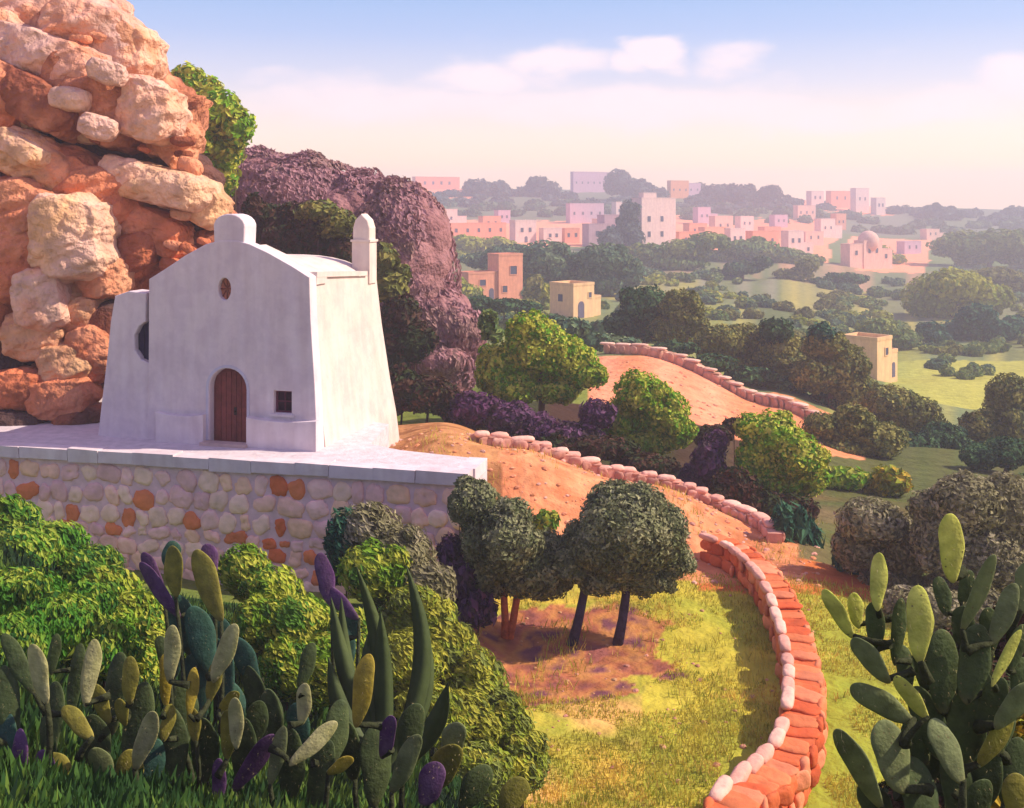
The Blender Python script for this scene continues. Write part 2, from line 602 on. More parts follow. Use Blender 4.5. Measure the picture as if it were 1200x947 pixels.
def leaves(mb, c, r, n, size, pal, long=1.6, flow=None, shell=0.55, droop=0.0, nf=None):
    """leaf faces spread through an ellipsoid, denser towards its surface"""
    n = int(n)
    u = rng.normal(size=(n, 3))
    u /= np.linalg.norm(u, axis=1, keepdims=True)
    lump = 0.78 + 0.5 * (fbm(u * 2.1 + np.asarray(c) * 0.9, 3))
    rad = (shell + (1 - shell) * rng.random(n) ** 0.6) * lump
    P = np.asarray(c) + u * np.asarray(r) * rad[:, None]
    nrm = u / np.asarray(r) * np.mean(r) + rng.normal(0, 0.38, (n, 3))
    nrm /= np.linalg.norm(nrm, axis=1, keepdims=True)
    if flow is None:
        t = rng.normal(size=(n, 3))
    else:
        t = np.asarray(flow) + rng.normal(0, 0.35, (n, 3))
    t = t - nrm * np.sum(t * nrm, 1, keepdims=True)
    t /= np.linalg.norm(t, axis=1, keepdims=True) + 1e-9
    b = np.cross(nrm, t)
    s = size * rng.uniform(0.6, 1.35, n)[:, None]
    a = P - t * s * long * 0.5
    e = P + t * s * long * 0.5 - nrm * s * 0.2
    l = P - b * s * 0.5 + nrm * s * 0.1
    q = P + b * s * 0.5 + nrm * s * 0.1
    V = np.stack([a, l, e, q], 1).reshape(-1, 3)
    Q = np.arange(4 * n).reshape(-1, 4)
    nf = nf or 1.1 / max(np.mean(r), .2)
    C = np.repeat(pick(pal, n, P, nf), 4, 0)
    mb.add(V, quads=Q, col=C)


def crown_mesh(mb, clumps, d, pal, leafpx=6, long=1.6, flow=None, dens=1.0, core=0.68, jit=0.5, thick=1.0, lumps=5):
    """clumps: (px,py,rx,ry[,depth]) as they stand in space d metres away"""
    for cl in clumps:
        px, py, rx, ry = cl[:4]
        dd = cl[4] if len(cl) > 4 and cl[4] is not None else d * (1 + 0)
        pl = cl[5] if len(cl) > 5 else pal
        m = dd / F
        R = np.array([rx * m, 0.5 * (rx + ry) * m * thick, ry * m])
        if len(cl) <= 4:
            dd = dd + rng.uniform(-jit, jit) * R[1]
        c = W(px, py, dd)
        area = math.pi * 4 * ((R[0] * R[1]) ** 1.6 / 3 + (R[0] * R[2]) ** 1.6 / 3 + (R[1] * R[2]) ** 1.6 / 3) ** (1 / 1.6)
        s = leafpx * m
        n = dens * 1.9 * area / (s * s * long * 0.5)
        n = min(n, 26000)
        if core > 0:
            ellipsoid(mb, c, R * core, sub=3, amp=0.16 * min(R), freq=1.6 / max(min(R), .1), col=PAL[pl][0], col2=PAL[pl][-1],
                      cf=1.5 / max(min(R), .1), seed=px)
        leaves(mb, c, R * .96, n, s, pl, long, flow)
        if max(rx, ry) > 12:
            for _ in range(lumps):
                u = rng.normal(size=3)
                u[1] = -abs(u[1]) * .6
                u /= np.linalg.norm(u)
                k = rng.uniform(.3, .46)
                r2 = np.array([min(R) * .6 + R[0] * .4, min(R) * .6 + R[1] * .4, min(R) * .6 + R[2] * .4]) * k
                leaves(mb, c + u * R * rng.uniform(.66, .84), r2, n * k * k * 1.1, s, pl, long, flow, shell=.2)


def trunk_pts(base, top, bend, k=5):
    base, top = np.asarray(base, float), np.asarray(top, float)
    return [base + (top - base) * t + np.array([bend * math.sin(t * 3.1), bend * 0.4 * math.sin(t * 2.2), 0]) for t in np.linspace(0, 1, k)]


def tree(name, label, cat, d, clumps, pal, base=None, tw=None, leafpx=6, group=None, barkc=(110, 84, 66), dens=1.0, stems=None,
         long=1.6, flow=None, thick=1.0, core=0.68):
    """trunk with limbs and a crown of leaves"""
    xs = [c[0] for c in clumps]
    bx = base if base is not None else float(np.mean(xs))
    g = G(bx, d)
    root = empty(name, g, label, cat, group)
    cb = MB()
    crown_mesh(cb, clumps, d, pal, leafpx, dens=dens, long=long, flow=flow, thick=thick, core=core)
    cb.build('crown', 'foliage', root)
    m = d / F
    lowest = max(c[1] + c[3] for c in clumps)
    mb = MB()
    r0 = (tw or 5) * m / 2
    bc = lin(*barkc)
    cx, cy = clumps[0][0], clumps[0][1]
    st = stems or [(bx, cx)]
    for k, (b0, t0) in enumerate(st):
        b = MB() if stems else mb
        gb = G(b0, d)
        gb[2] -= 0.25
        top = W(t0, cy, d)
        pts = trunk_pts(gb, top, r0 * 1.2)
        tube(b, pts, [r0 * 1.25, r0, r0 * .9, r0 * .8, r0 * .5], bc)
        for c in clumps[:5]:
            tp = W(c[0], c[1], d)
            s0 = pts[2]
            if tp[2] > s0[2]:
                tube(b, trunk_pts(s0, s0 * .3 + tp * .7, r0 * .6, 4), [r0 * .6, r0 * .45, r0 * .35, r0 * .2], bc, 6)
        if stems:
            b.build('trunk', 'bark', root)
    if not stems:
        mb.build('trunk', 'bark', root)
    return root


def shrub(name, label, cat, d, clumps, pal, leafpx=6, group=None, long=1.8, flow=None, dens=1.0, thick=1.0, base=None, core=0.72):
    bx = base if base is not None else float(np.mean([c[0] for c in clumps]))
    g = G(bx, d)
    mb = MB()
    crown_mesh(mb, clumps, d, pal, leafpx, long, flow, dens, thick=thick, core=core)
    # short woody stems down into the soil
    for c in clumps:
        dd = c[4] if len(c) > 4 and c[4] is not None else d
        a = G(c[0], dd)
        a[2] -= .1
        b = W(c[0], c[1], dd)
        if b[2] > a[2]:
            r = max(0.02, 0.05 * c[2] * dd / F)
            tube(mb, trunk_pts(a, b, r, 3), [r, r * .8, r * .5], lin(86, 66, 50), 5)
    return tag(mb.build(name, 'foliage', origin=g), label, cat, group)


# ------------------------------------------------------------------ chapel
ZT = CZ - 9.5
PH = -math.atan2(1.8, 6.6)
FR = frame([-14.4, 43.7, ZT], PH)
WH = lin(226, 211, 212)
WH2 = lin(222, 206, 194)


def loc(fr, x, y, z):
    o, ax, ay = fr
    return o + ax * x + ay * y + np.array([0, 0, z])


def build_chapel():
    root = empty('chapel', loc(FR, 3.4, 0, 0), 'white lime-washed chapel with arched door on the terrace under the cliff', 'chapel')
    fac = MB()
    out = [(-0.05, -0.3), (7.25, -0.3), (7.12, 2.5), (6.95, 5.0), (6.9, 6.55), (6.2, 6.95), (5.2, 7.45), (4.4, 7.78), (3.9, 7.9), (3.1, 7.9), (2.5, 7.75),
           (1.6, 7.3), (0.7, 6.75), (0.0, 6.35), (-0.02, 3)]
    door = arch(2.62, 4.3, -0.2, 3.0)
    win = [(5.4, 1.3), (6.22, 1.3), (6.22, 2.22), (5.4, 2.22)]
    ocu = [(3.32 + .31 * math.cos(t), 6.05 + .47 * math.sin(t)) for t in np.linspace(0, 2 * math.pi, 24, endpoint=False)]
    outline_solid(fac, out, [door, win, ocu], 0.0, 0.55, FR, WH, bevel=0.035)
    fac.build('facade', 'plaster', root)
    # nave: barrel vaulted body behind the facade, its outer side battered
    nave = MB()
    secs = []
    for y, e in ((0.58, 0.0), (3.5, 0.0), (6.7, 0.0), (6.75, -0.1)):
        eave = 6.55 - 0.055 * y
        xr_t = 6.86
        sec = [(0.1, -2.6), (0.1, eave - .3)]
        for t in np.linspace(math.pi, 0, 15):
            sec.append((3.45 + 3.2 * math.cos(t), eave - .25 + (1.15 + e) * math.sin(t)))
        sec += [(xr_t, eave), (6.95, 4), (7.15, 1.5), (7.32, 0), (7.45, -2.6)]
        secs.append([loc(FR, x, y + (0 if y < 6 else (max(0, 6.4 - z) * .2)), z) for x, z in sec])
    n = len(secs[0])
    V = np.array(secs).reshape(-1, 3)
    Q = [(i * n + k, (i + 1) * n + k, (i + 1) * n + (k + 1) % n, i * n + (k + 1) % n) for i in range(len(secs) - 1) for k in range(n)]
    nave.add(V, quads=Q, col=WH2, polys=[list(range(n)), [3 * n + k for k in range(n)][::-1]])
    nave.build('nave', 'plaster', root)
    # lit sloping verge of the roof behind the gable
    rv = MB()
    for k, (a, b) in enumerate((((4.3, 7.62), (6.95, 6.5)), ((0.0, 6.2), (2.6, 7.62)))):
        for (x0, z0), (x1, z1) in [(a, b)]:
            pts = []
            for x, z in ((x0, z0 - .25), (x1, z1 - .25), (x1, z1 + .12), (x0, z0 + .12)):
                pts.append((x, z))
            outline_solid(rv, pts, [], 0.57, 1.5, FR, WH2)
    rv.build('roof_verge', 'plaster', root)
    # door recess
    dr = MB()
    outline_solid(dr, arch(2.66, 4.26, -0.15, 2.96), [], 0.32, 0.40, FR, lin(116, 56, 52))
    for k in range(7):
        x = 2.78 + k * .225
        box(dr, x, x + .2, 0.29, 0.318, 0.0, 2.25 + .55 * math.sqrt(max(0, 1 - ((x + .1 - 3.46) / .84) ** 2)), FR, lin(124, 60, 54) * rng.uniform(.85, 1.1))
    dob = dr.build('door', 'wood', root)
    hh = MB()
    ellipsoid(hh, loc(FR, 3.62, 0.25, 1.2), (.05, .05, .05), sub=2, col=lin(60, 50, 44))
    box(hh, 3.56, 3.68, .275, .288, 1.1, 1.4, FR, lin(50, 40, 36))
    h = hh.build('handle', 'wood', dob, origin=np.array(root.location))
    fx = MB()
    outline_solid(fx, [(x * 1.0, z) for x, z in arch(2.52, 4.4, -.15, 3.1)], [arch(2.625, 4.295, -.2, 2.995)], -0.06, -0.005, FR, lin(206, 200, 214))
    fx.build('door_surround', 'plaster', root)
    st = MB()
    box(st, 2.5, 4.45, -.5, -.01, -.2, .12, FR, lin(196, 168, 160))
    st.build('doorstep', 'stone', root)
    # window: frame, glass, bars
    wf = MB()
    outline_solid(wf, [(5.42, 1.32), (6.2, 1.32), (6.2, 2.2), (5.42, 2.2)], [[(5.5, 1.4), (6.12, 1.4), (6.12, 2.12), (5.5, 2.12)]], 0.16, 0.24, FR, lin(104, 40, 62))
    box(wf, 5.79, 5.83, 0.17, 0.23, 1.4, 2.12, FR, lin(104, 40, 62))
    box(wf, 5.5, 6.12, 0.175, 0.225, 1.74, 1.78, FR, lin(104, 40, 62))
    wob = wf.build('window', 'wood', root)
    gl = MB()
    box(gl, 5.45, 6.17, 0.26, 0.27, 1.35, 2.17, FR, lin(60, 22, 44))
    gl.build('pane', 'wood', wob, origin=np.array(root.location))
    sl = MB()
    box(sl, 5.3, 6.32, -.1, .14, 1.2, 1.29, FR, WH)
    sl.build('sill', 'plaster', wob, origin=np.array(root.location))
    oc = MB()
    outline_solid(oc, ocu, [], 0.2, 0.3, FR, lin(196, 118, 92))
    for t in np.linspace(0, math.pi, 4, endpoint=False):
        dx, dz = .28 * math.cos(t), .44 * math.sin(t)
        tube(oc, [loc(FR, 3.32 - dx, .17, 6.05 - dz), loc(FR, 3.32 + dx, .17, 6.05 + dz)], [.025, .025], lin(150, 84, 66), 5)
    oc.build('round_window', 'wood', root)
    # two plaster benches with dished tops
    for x0, x1, h0, nm in ((0.45, 2.5, 1.12, 'bench'), (4.42, 7.3, 1.12, 'bench')):
        b = MB()
        top = [(x1 + (x0 - x1) * t, h0 - .09 * math.sin(math.pi * t)) for t in np.linspace(0, 1, 12)]
        outline_solid(b, [(x0, -.25), (x1, -.25)] + top, [], -0.26, -0.03, FR, WH, bevel=.03)
        b.build(nm, 'plaster', root)
    # bellcote on the gable
    bc = MB()
    pts = [(2.92, 7.6), (4.08, 7.6), (4.12, 8.5)] + [(3.5 + .62 * math.cos(t), 8.5 + .42 * math.sin(t)) for t in np.linspace(.15, math.pi - .15, 10)] + [(2.88, 8.5)]
    outline_solid(bc, pts, [], 0.05, 0.9, FR, WH, bevel=.06)
    bc.build('bellcote', 'plaster', root)
    # pinnacle at the rear corner of the lit side
    pn = MB()
    box(pn, 6.12, 6.94, 5.85, 6.65, 5.9, 7.7, FR, WH2)
    box(pn, 6.07, 6.99, 5.8, 6.7, 7.7, 7.8, FR, WH2)
    pts = [(6.2, 7.8), (6.86, 7.8), (6.86, 8.3), (6.76, 8.62), (6.53, 8.84), (6.3, 8.62), (6.2, 8.3)]
    outline_solid(pn, pts, [], 5.95, 6.55, FR, WH2, bevel=.06)
    pn.build('pinnacle', 'plaster', root)
    # roof line ledge of the lit side wall
    lg = MB()
    V = []
    for y in (0.6, 5.6):
        e = 6.55 - .055 * y
        V += [loc(FR, 6.5, y, e + .02), loc(FR, 6.96, y, e + .02), loc(FR, 6.96, y, e + .22), loc(FR, 6.5, y, e + .22)]
    lg.add(np.array(V), quads=[(0, 1, 5, 4), (1, 2, 6, 5), (2, 3, 7, 6), (3, 0, 4, 7), (3, 2, 1, 0), (4, 5, 6, 7)], col=WH2)
    lg.build('parapet', 'plaster', root)
    # leaning buttress on the shaded side, pierced next to the wall
    bt = MB()
    o = [(-2.45, -.3), (-0.06, -.3), (-0.06, 2.95), (-.5, 3.1), (-.8, 3.5), (-.82, 4.1), (-.6, 4.5), (-.3, 4.7), (-.28, 5.76), (-1.0, 5.82), (-1.62, 5.62),
         (-1.82, 4.6), (-1.95, 3.4), (-2.2, 1.6)]
    outline_solid(bt, o, [], 0.12, 1.0, FR, WH, bevel=.05)
    btob = bt.build('buttress', 'plaster', root)
    sh = MB()
    outline_solid(sh, [(-1.12, 2.6), (-.02, 2.6), (-.02, 5.6), (-.6, 5.6), (-1.12, 4.9)], [], .36, .42, FR, lin(44, 32, 66))
    for k in range(4):
        box(sh, -1.0 + k * .25, -.97 + k * .25, .33, .357, 2.8, 4.9, FR, lin(36, 28, 50))
    sh.build('shade_panel', 'wood', btob, origin=np.array(root.location))  # dark panel stands in for the shade in the opening


build_chapel()

# ------------------------------------------------------------------ terrace and retaining wall
WF = frame(np.array([-19.9, 42.6, ZT]), -math.atan2(4.5, 18.7))   # along the front edge
WL = 18.9


def build_terrace():
    t = MB()
    o, ax, ay = WF
    pts = [(-16, 0.5), (WL - .2, 0.5), (WL + .1, 2.2), (15.4, 2.9), (13.9, 3.6), (13.3, 7.4), (9, 9), (9, 14), (-16, 14)]
    bot = [o + ax * x + ay * y + np.array([0, 0, -3.2]) for x, y in pts]
    top = [o + ax * x + ay * y + np.array([0, 0, -.004]) for x, y in pts]
    n = len(pts)
    t.add(np.array(bot + top), col=lin(208, 194, 196), polys=[list(range(n))[::-1], list(range(n, 2 * n))] + [[k, (k + 1) % n, n + (k + 1) % n, n + k] for k in range(n)])
    tag(t.build('terrace', 'stone'), kind='structure')
    root = empty('retaining_wall', o + ax * 9 + np.array([0, 0, -3.3]), 'pink and orange rubble retaining wall with white coping below the chapel', 'stone wall')
    w = MB()
    box(w, -16, WL, .12, .6, -5.2, -.3, WF, lin(226, 190, 198))
    o2 = o + ax * WL
    F2 = (o2, ay, -ax)       # return wall at the right end
    box(w, .12, 2.3, .05, .5, -5.2, -.3, F2, lin(226, 190, 198))
    cols = [lin(250, 200, 180), lin(246, 200, 192), lin(250, 212, 190), lin(236, 188, 184), lin(252, 204, 172), lin(232, 134, 86), lin(226, 118, 70)]
    pr = np.array([4, 4, 4, 3, 3, 2.6, 2.0])
    pr = pr / pr.sum()

    def stones(fr, x0, x1, z0, z1, sgn):
        z = z1
        row = 0
        while z > z0:
            h = rng.uniform(.44, .78)
            x = x0 + rng.uniform(0, .3)
            while x < x1 - .15:
                wd = rng.uniform(.45, 1.05)
                c = cols[rng.choice(len(cols), p=pr)] * rng.uniform(.88, 1.08)
                oo, a1, a2 = fr
                cc = oo + a1 * (x + wd / 2) + a2 * (.12) + np.array([0, 0, z - h / 2 + rng.normal(0, .05)])
                R = np.stack([a1, a2, np.array([0, 0, 1.0])], 1) @ roty(rng.normal(0, .38))
                ellipsoid(w, cc, (wd * rng.uniform(.46, .6), .11, h * rng.uniform(.46, .62)), R, sub=2, amp=.14, freq=1.8, boxy=.35, col=c, seed=x * 3)
                x += wd + .03
            z -= h * 0.98
            row += 1
    stones(WF, -3, WL - .1, -5.0, -.55, 1)
    F3 = (o2, ay, -ax)
    stones(F3, .1, 2.2, -5.0, -.5, 1)
    w.build('masonry', 'stone', root)
    c = MB()
    # coping in slabs so the edge is not ruler-straight
    x = -16.0
    while x < WL:
        l = min(rng.uniform(1.2, 2.2), WL + .12 - x)
        if l < .3:
            break
        box(c, x, x + l - .012, -.1, .62, -.42 + rng.normal(0, .02), .03 + rng.normal(0, .012), WF, WH * rng.uniform(.93, 1.02), jitter=.012)
        x += l
    box(c, .63, 2.3, -.08, .6, -.4, .03, F2, WH)
    c.build('coping', 'plaster', root)


build_terrace()


# ------------------------------------------------------------------ cliff and hillside
def chunks(mb, lst, sub=5, boxy=.42, amp=.15, freq=.5, strata=True, grow=1.08):
    for k, (px, py, rx, ry, ang, d, c, c2) in enumerate(lst):
        m = d / F
        rx, ry = rx * grow, ry * grow
        r = np.array([rx * m, (0.55 * rx + 0.45 * ry) * m, ry * m])
        R = roty(math.radians(ang)) @ rotz(math.radians(rng.uniform(-25, 15)))
        s = sub if rx > 25 else 3
        ellipsoid(mb, W(px, py, d), r, R, sub=s, amp=amp * min(r[0], r[2]) * 1.6, freq=freq / max(.35, min(r) * .5), boxy=boxy, col=c, col2=c2, cf=.6, seed=k * 7.7, strata=strata)


OR1, OR2, OR3 = lin(214, 142, 106), lin(206, 120, 82), lin(222, 160, 122)
PK1, PK2 = lin(228, 182, 158), lin(216, 172, 154)
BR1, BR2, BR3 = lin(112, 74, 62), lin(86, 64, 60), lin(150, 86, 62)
YE1 = lin(222, 172, 128)
CL = [
    # core masses
    (-40, 330, 190, 230, 8, 60, OR2, BR3), (60, 170, 150, 150, 25, 60, OR1, BR3), (120, 380, 130, 150, 10, 59, BR3, OR2),
    (165, 330, 95, 115, 20, 59, BR3, OR2), (-120, 100, 200, 200, 0, 62, OR1, OR2), (20, 60, 110, 90, 20, 60, OR3, OR1),
    (205, 420, 80, 110, 5, 60, BR3, BR1),
    # top block
    (35, 30, 95, 50, 14, 55, OR1, PK2), (110, 40, 60, 38, 22, 53, PK2, OR1), (150, 70, 38, 44, 18, 53, OR3, PK1),
    (70, 75, 80, 34, 18, 52, OR1, PK2), (-30, 60, 70, 60, 0, 53, OR3, PK1), (112, 5, 45, 22, 25, 55, PK2, OR1),
    # second band
    (120, 120, 80, 45, 30, 52, BR3, OR1), (180, 130, 38, 40, 15, 50.5, PK1, OR3), (205, 166, 30, 32, 35, 52, OR1, OR3),
    (50, 120, 70, 30, 28, 51, OR1, BR3), (-10, 110, 60, 40, 20, 51, OR2, OR1),
    (125, 84, 24, 15, 15, 49, PK1, PK2), (82, 116, 22, 14, 8, 49, PK1, PK2), (115, 148, 24, 15, 22, 49, PK1, PK2),
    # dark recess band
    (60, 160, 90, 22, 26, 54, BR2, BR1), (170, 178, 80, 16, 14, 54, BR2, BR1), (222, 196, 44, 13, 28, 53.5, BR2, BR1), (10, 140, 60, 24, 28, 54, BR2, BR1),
    # middle shelf
    (190, 218, 70, 24, 14, 50.5, PK1, YE1), (234, 236, 40, 25, 32, 51, OR3, YE1), (150, 205, 34, 20, 20, 50, OR3, PK1),
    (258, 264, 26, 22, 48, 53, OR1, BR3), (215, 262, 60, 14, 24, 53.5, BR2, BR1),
    (45, 190, 52, 30, 30, 50, OR1, YE1), (30, 175, 36, 14, 30, 49, YE1, PK1), (110, 225, 70, 40, 25, 51, OR1, OR2),
    (170, 262, 62, 26, 26, 51, OR1, OR2), (215, 290, 60, 16, -14, 53, BR3, BR1),
    # lower body
    (20, 250, 75, 45, 12, 50, OR1, OR2), (90, 275, 48, 52, 5, 48.5, PK1, YE1), (75, 250, 38, 20, 20, 48, PK1, PK2),
    (10, 310, 60, 40, -12, 49, OR2, OR1), (50, 345, 34, 40, -8, 48, PK1, OR1), (120, 320, 34, 30, 0, 49, OR2, OR3),
    (85, 345, 18, 34, -32, 50, BR1, BR3), (95, 375, 34, 36, 5, 49, YE1, OR1), (45, 390, 40, 34, -5, 48.5, OR3, YE1),
    (0, 380, 30, 50, 10, 49, OR2, BR3), (130, 400, 22, 48, 8, 49, BR3, BR2), (108, 415, 28, 36, 0, 48.5, OR2, OR1),
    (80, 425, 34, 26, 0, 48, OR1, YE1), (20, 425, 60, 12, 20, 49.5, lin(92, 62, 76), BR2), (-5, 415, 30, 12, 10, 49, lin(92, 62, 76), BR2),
    (30, 455, 40, 26, 0, 47.8, OR2, BR3), (75, 465, 40, 26, -5, 47.6, OR1, OR2), (10, 490, 50, 16, 5, 47.5, BR1, BR2), (95, 488, 30, 16, 0, 47.4, BR1, OR2),
    (150, 300, 40, 24, -20, 50, BR3, OR2), (-60, 250, 60, 60, 0, 50, OR1, OR2), (-60, 400, 70, 80, 0, 49, OR2, OR1), (-140, 300, 80, 180, 0, 52, OR2, BR3),
]


def build_cliff():
    mb = MB()
    chunks(mb, CL)
    # small rocks wedged along the ledges
    for k in range(120):
        px = rng.uniform(-40, 240)
        py = rng.uniform(20, 490)
        lim = np.interp(py, [0, 100, 200, 300, 500], [120, 200, 250, 270, 110])
        if px > lim - 15:
            continue
        d = 48.5 + (1 - py / 500) * 3.2 + rng.uniform(-.6, .8)
        c = [OR1, OR2, OR3, PK2, BR3, YE1][rng.integers(6)] * rng.uniform(.85, 1.08)
        rx = rng.uniform(6, 17)
        m = d / F
        ellipsoid(mb, W(px, py, d), np.array([rx, rx * .8, rx * rng.uniform(.4, .8)]) * m, roty(math.radians(rng.uniform(0, 35))), sub=2,
                  amp=.1, freq=2, boxy=.4, col=c, seed=k)
    tag(mb.build('cliff', 'rock', smooth=False, origin=W(80, 500, 50)), kind='structure')


build_cliff()

H1, H2, H3, H4 = lin(148, 104, 104), lin(160, 116, 116), lin(128, 88, 90), lin(110, 66, 62)
HL = [
    (300, 240, 60, 60, 10, 86, H1, H3), (350, 260, 95, 75, 12, 84, H1, H2), (420, 300, 80, 90, 25, 82, H1, H2), (470, 330, 62, 115, 8, 80, H2, H1),
    (500, 400, 62, 70, 25, 78, H1, H2), (440, 400, 80, 110, 0, 80, H4, H3), (330, 360, 120, 120, 0, 86, H3, H4), (250, 300, 90, 110, 0, 90, H3, H1),
    (360, 205, 34, 25, 5, 84, H1, H2), (425, 228, 40, 24, 18, 82, H1, H2), (468, 238, 24, 22, 20, 80, H2, H1), (490, 285, 24, 45, 10, 79, H2, H1),
    (535, 392, 34, 34, 40, 76, H2, H1), (515, 440, 42, 34, 0, 75, H4, H1), (480, 450, 50, 40, 0, 76, H4, H3), (505, 340, 22, 40, -15, 78, H2, H1),
    (300, 195, 36, 20, 0, 86, H1, H3), (520, 425, 30, 16, -10, 73.5, H2, H1), (470, 300, 26, 40, -25, 78, H2, H1),
]


def build_hill():
    mb = MB()
    chunks(mb, HL, sub=5, boxy=.1, amp=.10, freq=.5, strata=False, grow=1.0)
    tag(mb.build('hill', 'rock', smooth=False, origin=W(400, 450, 80)), kind='structure')
    hv = MB()
    for (px, py, rx, ry, ang, d, c, c2) in HL:
        m = d / F
        leaves(hv, W(px, py, d), np.array([rx * m, (0.55 * rx + 0.45 * ry) * m, ry * m]) * 1.0, rx * ry * 1.3, 4.5 * m, 'heath', 1.8, (.4, -.2, -.8), shell=.97, nf=.35)
    tag(hv.build('heather', 'foliage', origin=W(400, 450, 80)), kind='stuff')




# ------------------------------------------------------------------ field walls
def stone_wall(label, pts, width, height, cols, name='field_wall', cat='stone wall', cap_cols=None, group=None, step=.5, edge=None):
    P = []
    for (px, d) in pts:
        P.append(G(px, d)[:2])
    P = np.array(P)
    # smooth resample
    seg = np.linalg.norm(np.diff(P, axis=0), axis=1)
    s = np.concatenate([[0], np.cumsum(seg)])
    L = s[-1]
    tt = np.arange(0, L, .25)
    X = np.interp(tt, s, P[:, 0])
    Y = np.interp(tt, s, P[:, 1])
    for _ in range(6):
        X[1:-1] = (X[:-2] + 2 * X[1:-1] + X[2:]) / 4
        Y[1:-1] = (Y[:-2] + 2 * Y[1:-1] + Y[2:]) / 4
    Zg = gz(X, Y)
    ker = np.ones(9) / 9
    Zg = np.convolve(np.pad(Zg, 4, mode='edge'), ker, 'valid')
    mid = len(X) // 2
    root = empty(name, (X[mid], Y[mid], Zg[mid]), label, cat, group)
    T = np.stack([np.gradient(X), np.gradient(Y)], 1)
    T /= np.linalg.norm(T, axis=1, keepdims=True)
    Nn = np.stack([-T[:, 1], T[:, 0]], 1)       # left of travel
    body = MB()
    n = len(X)
    hh = height * (1 + .12 * (fbm(np.stack([X, Y, 0 * X], -1) * .8, 2) - .5) * 2)
    V = []
    for w, z in ((-.5, -.6), (-.44, 1), (.44, 1), (.5, -.6)):
        V.append(np.stack([X + Nn[:, 0] * width * w, Y + Nn[:, 1] * width * w, Zg + np.where(z > 0, hh * .93, -.6)], 1))
    V = np.concatenate(V)
    Q = [(a * n + i, a * n + i + 1, ((a + 1) % 4) * n + i + 1, ((a + 1) % 4) * n + i) for a in range(4) for i in range(n - 1)]
    body.add(V, quads=Q, col=cols[0], polys=[[0, n, 2 * n, 3 * n], [4 * n - 1, 3 * n - 1, 2 * n - 1, n - 1]])
    # rubble on both faces and the top
    q = step
    for side in (-1, 1, 0):
        s_ = 0.0
        rows = max(1, int(height / (step * .55))) if side else max(1, int(width / (step * .8)))
        while s_ < L - .1:
            i = min(int(s_ / .25), n - 1)
            for r in range(rows):
                c = cols[rng.integers(len(cols))] * rng.uniform(.85, 1.12)
                a1 = np.array([T[i, 0], T[i, 1], 0])
                a2 = np.array([Nn[i, 0], Nn[i, 1], 0])
                R = np.stack([a1, a2, [0, 0, 1.0]], 1) @ rotz(rng.normal(0, .25))
                if side:
                    z = Zg[i] + hh[i] * (r + .5) / rows
                    off = side * width * (.5 - .03 * r)
                    rad = (step * rng.uniform(.42, .62), .11, hh[i] / rows * .55)
                else:
                    z = Zg[i] + hh[i] * .95
                    off = width * ((r + .5) / rows - .5)
                    rad = (step * rng.uniform(.42, .62), width / rows * rng.uniform(.5, .66), .065)
                p = np.array([X[i], Y[i], 0]) + a2 * off + a1 * rng.normal(0, .06) + np.array([0, 0, z])
                if side and edge is not None and r == rows - 1 and False:
                    continue
                ellipsoid(body, p, rad, R, sub=1 if step > .8 else 2, amp=.09, freq=1.9, boxy=.4, col=c, seed=i * .37 + r)
            s_ += step * rng.uniform(.8, 1.15)
    body.build('masonry', 'stone', root)
    if cap_cols is not None:
        cp = MB()
        off0 = edge if edge is not None else 0
        s_ = .2
        while s_ < L - .2:
            i = min(int(s_ / .25), n - 1)
            l = step * rng.uniform(1.0, 2.0)
            a1 = np.array([T[i, 0], T[i, 1], 0])
            a2 = np.array([Nn[i, 0], Nn[i, 1], 0])
            R = np.stack([a1, a2, [0, 0, 1.0]], 1)
            p = np.array([X[i], Y[i], Zg[i] + hh[i] + .05]) + a2 * off0 * width
            wd = width * (.55 if edge is None else .2)
            ellipsoid(cp, p, (l * .52, wd, .13), R, sub=2, amp=.05, freq=2, boxy=.5, col=cap_cols[rng.integers(len(cap_cols))] * rng.uniform(.9, 1.05), seed=i)
            s_ += l * rng.uniform(.95, 1.15)
        cp.build('coping', 'stone', root)
    return root


RED = [lin(204, 104, 64), lin(214, 122, 80), lin(196, 92, 56), lin(224, 142, 104), lin(212, 128, 92)]
PINK = [lin(226, 170, 150), lin(234, 184, 164), lin(218, 160, 142)]
PNK = [lin(206, 150, 132), lin(194, 136, 118), lin(214, 164, 146), lin(180, 128, 112)]
stone_wall('curving red stone wall with pale pink edge stones bordering the yellow field',
           [(838, 40.5), (868, 39.5), (893, 37.5), (915, 35), (932, 32), (942, 29.6), (942, 27.5), (932, 25.6), (908, 24.3), (880, 22.8), (845, 21)],
           0.92, .85, RED, cap_cols=PINK, edge=-.42, step=.66)
stone_wall('low pink stone wall running down from the chapel mound behind the olive trees',
           [(565, 47), (640, 47.5), (700, 48), (765, 48.5), (830, 48), (880, 46.5), (903, 44.5), (908, 43)], .6, .42, PNK, cap_cols=PINK, step=.6)
stone_wall('pale stone wall along the far edge of the salmon field',
           [(712, 99), (760, 97.5), (800, 96), (850, 93), (900, 89), (950, 84.5), (1005, 79)], .8, .8, [lin(214, 168, 142), lin(196, 150, 124), lin(186, 144, 122)],
           cap_cols=[lin(232, 190, 166), lin(224, 180, 156)], step=.9)


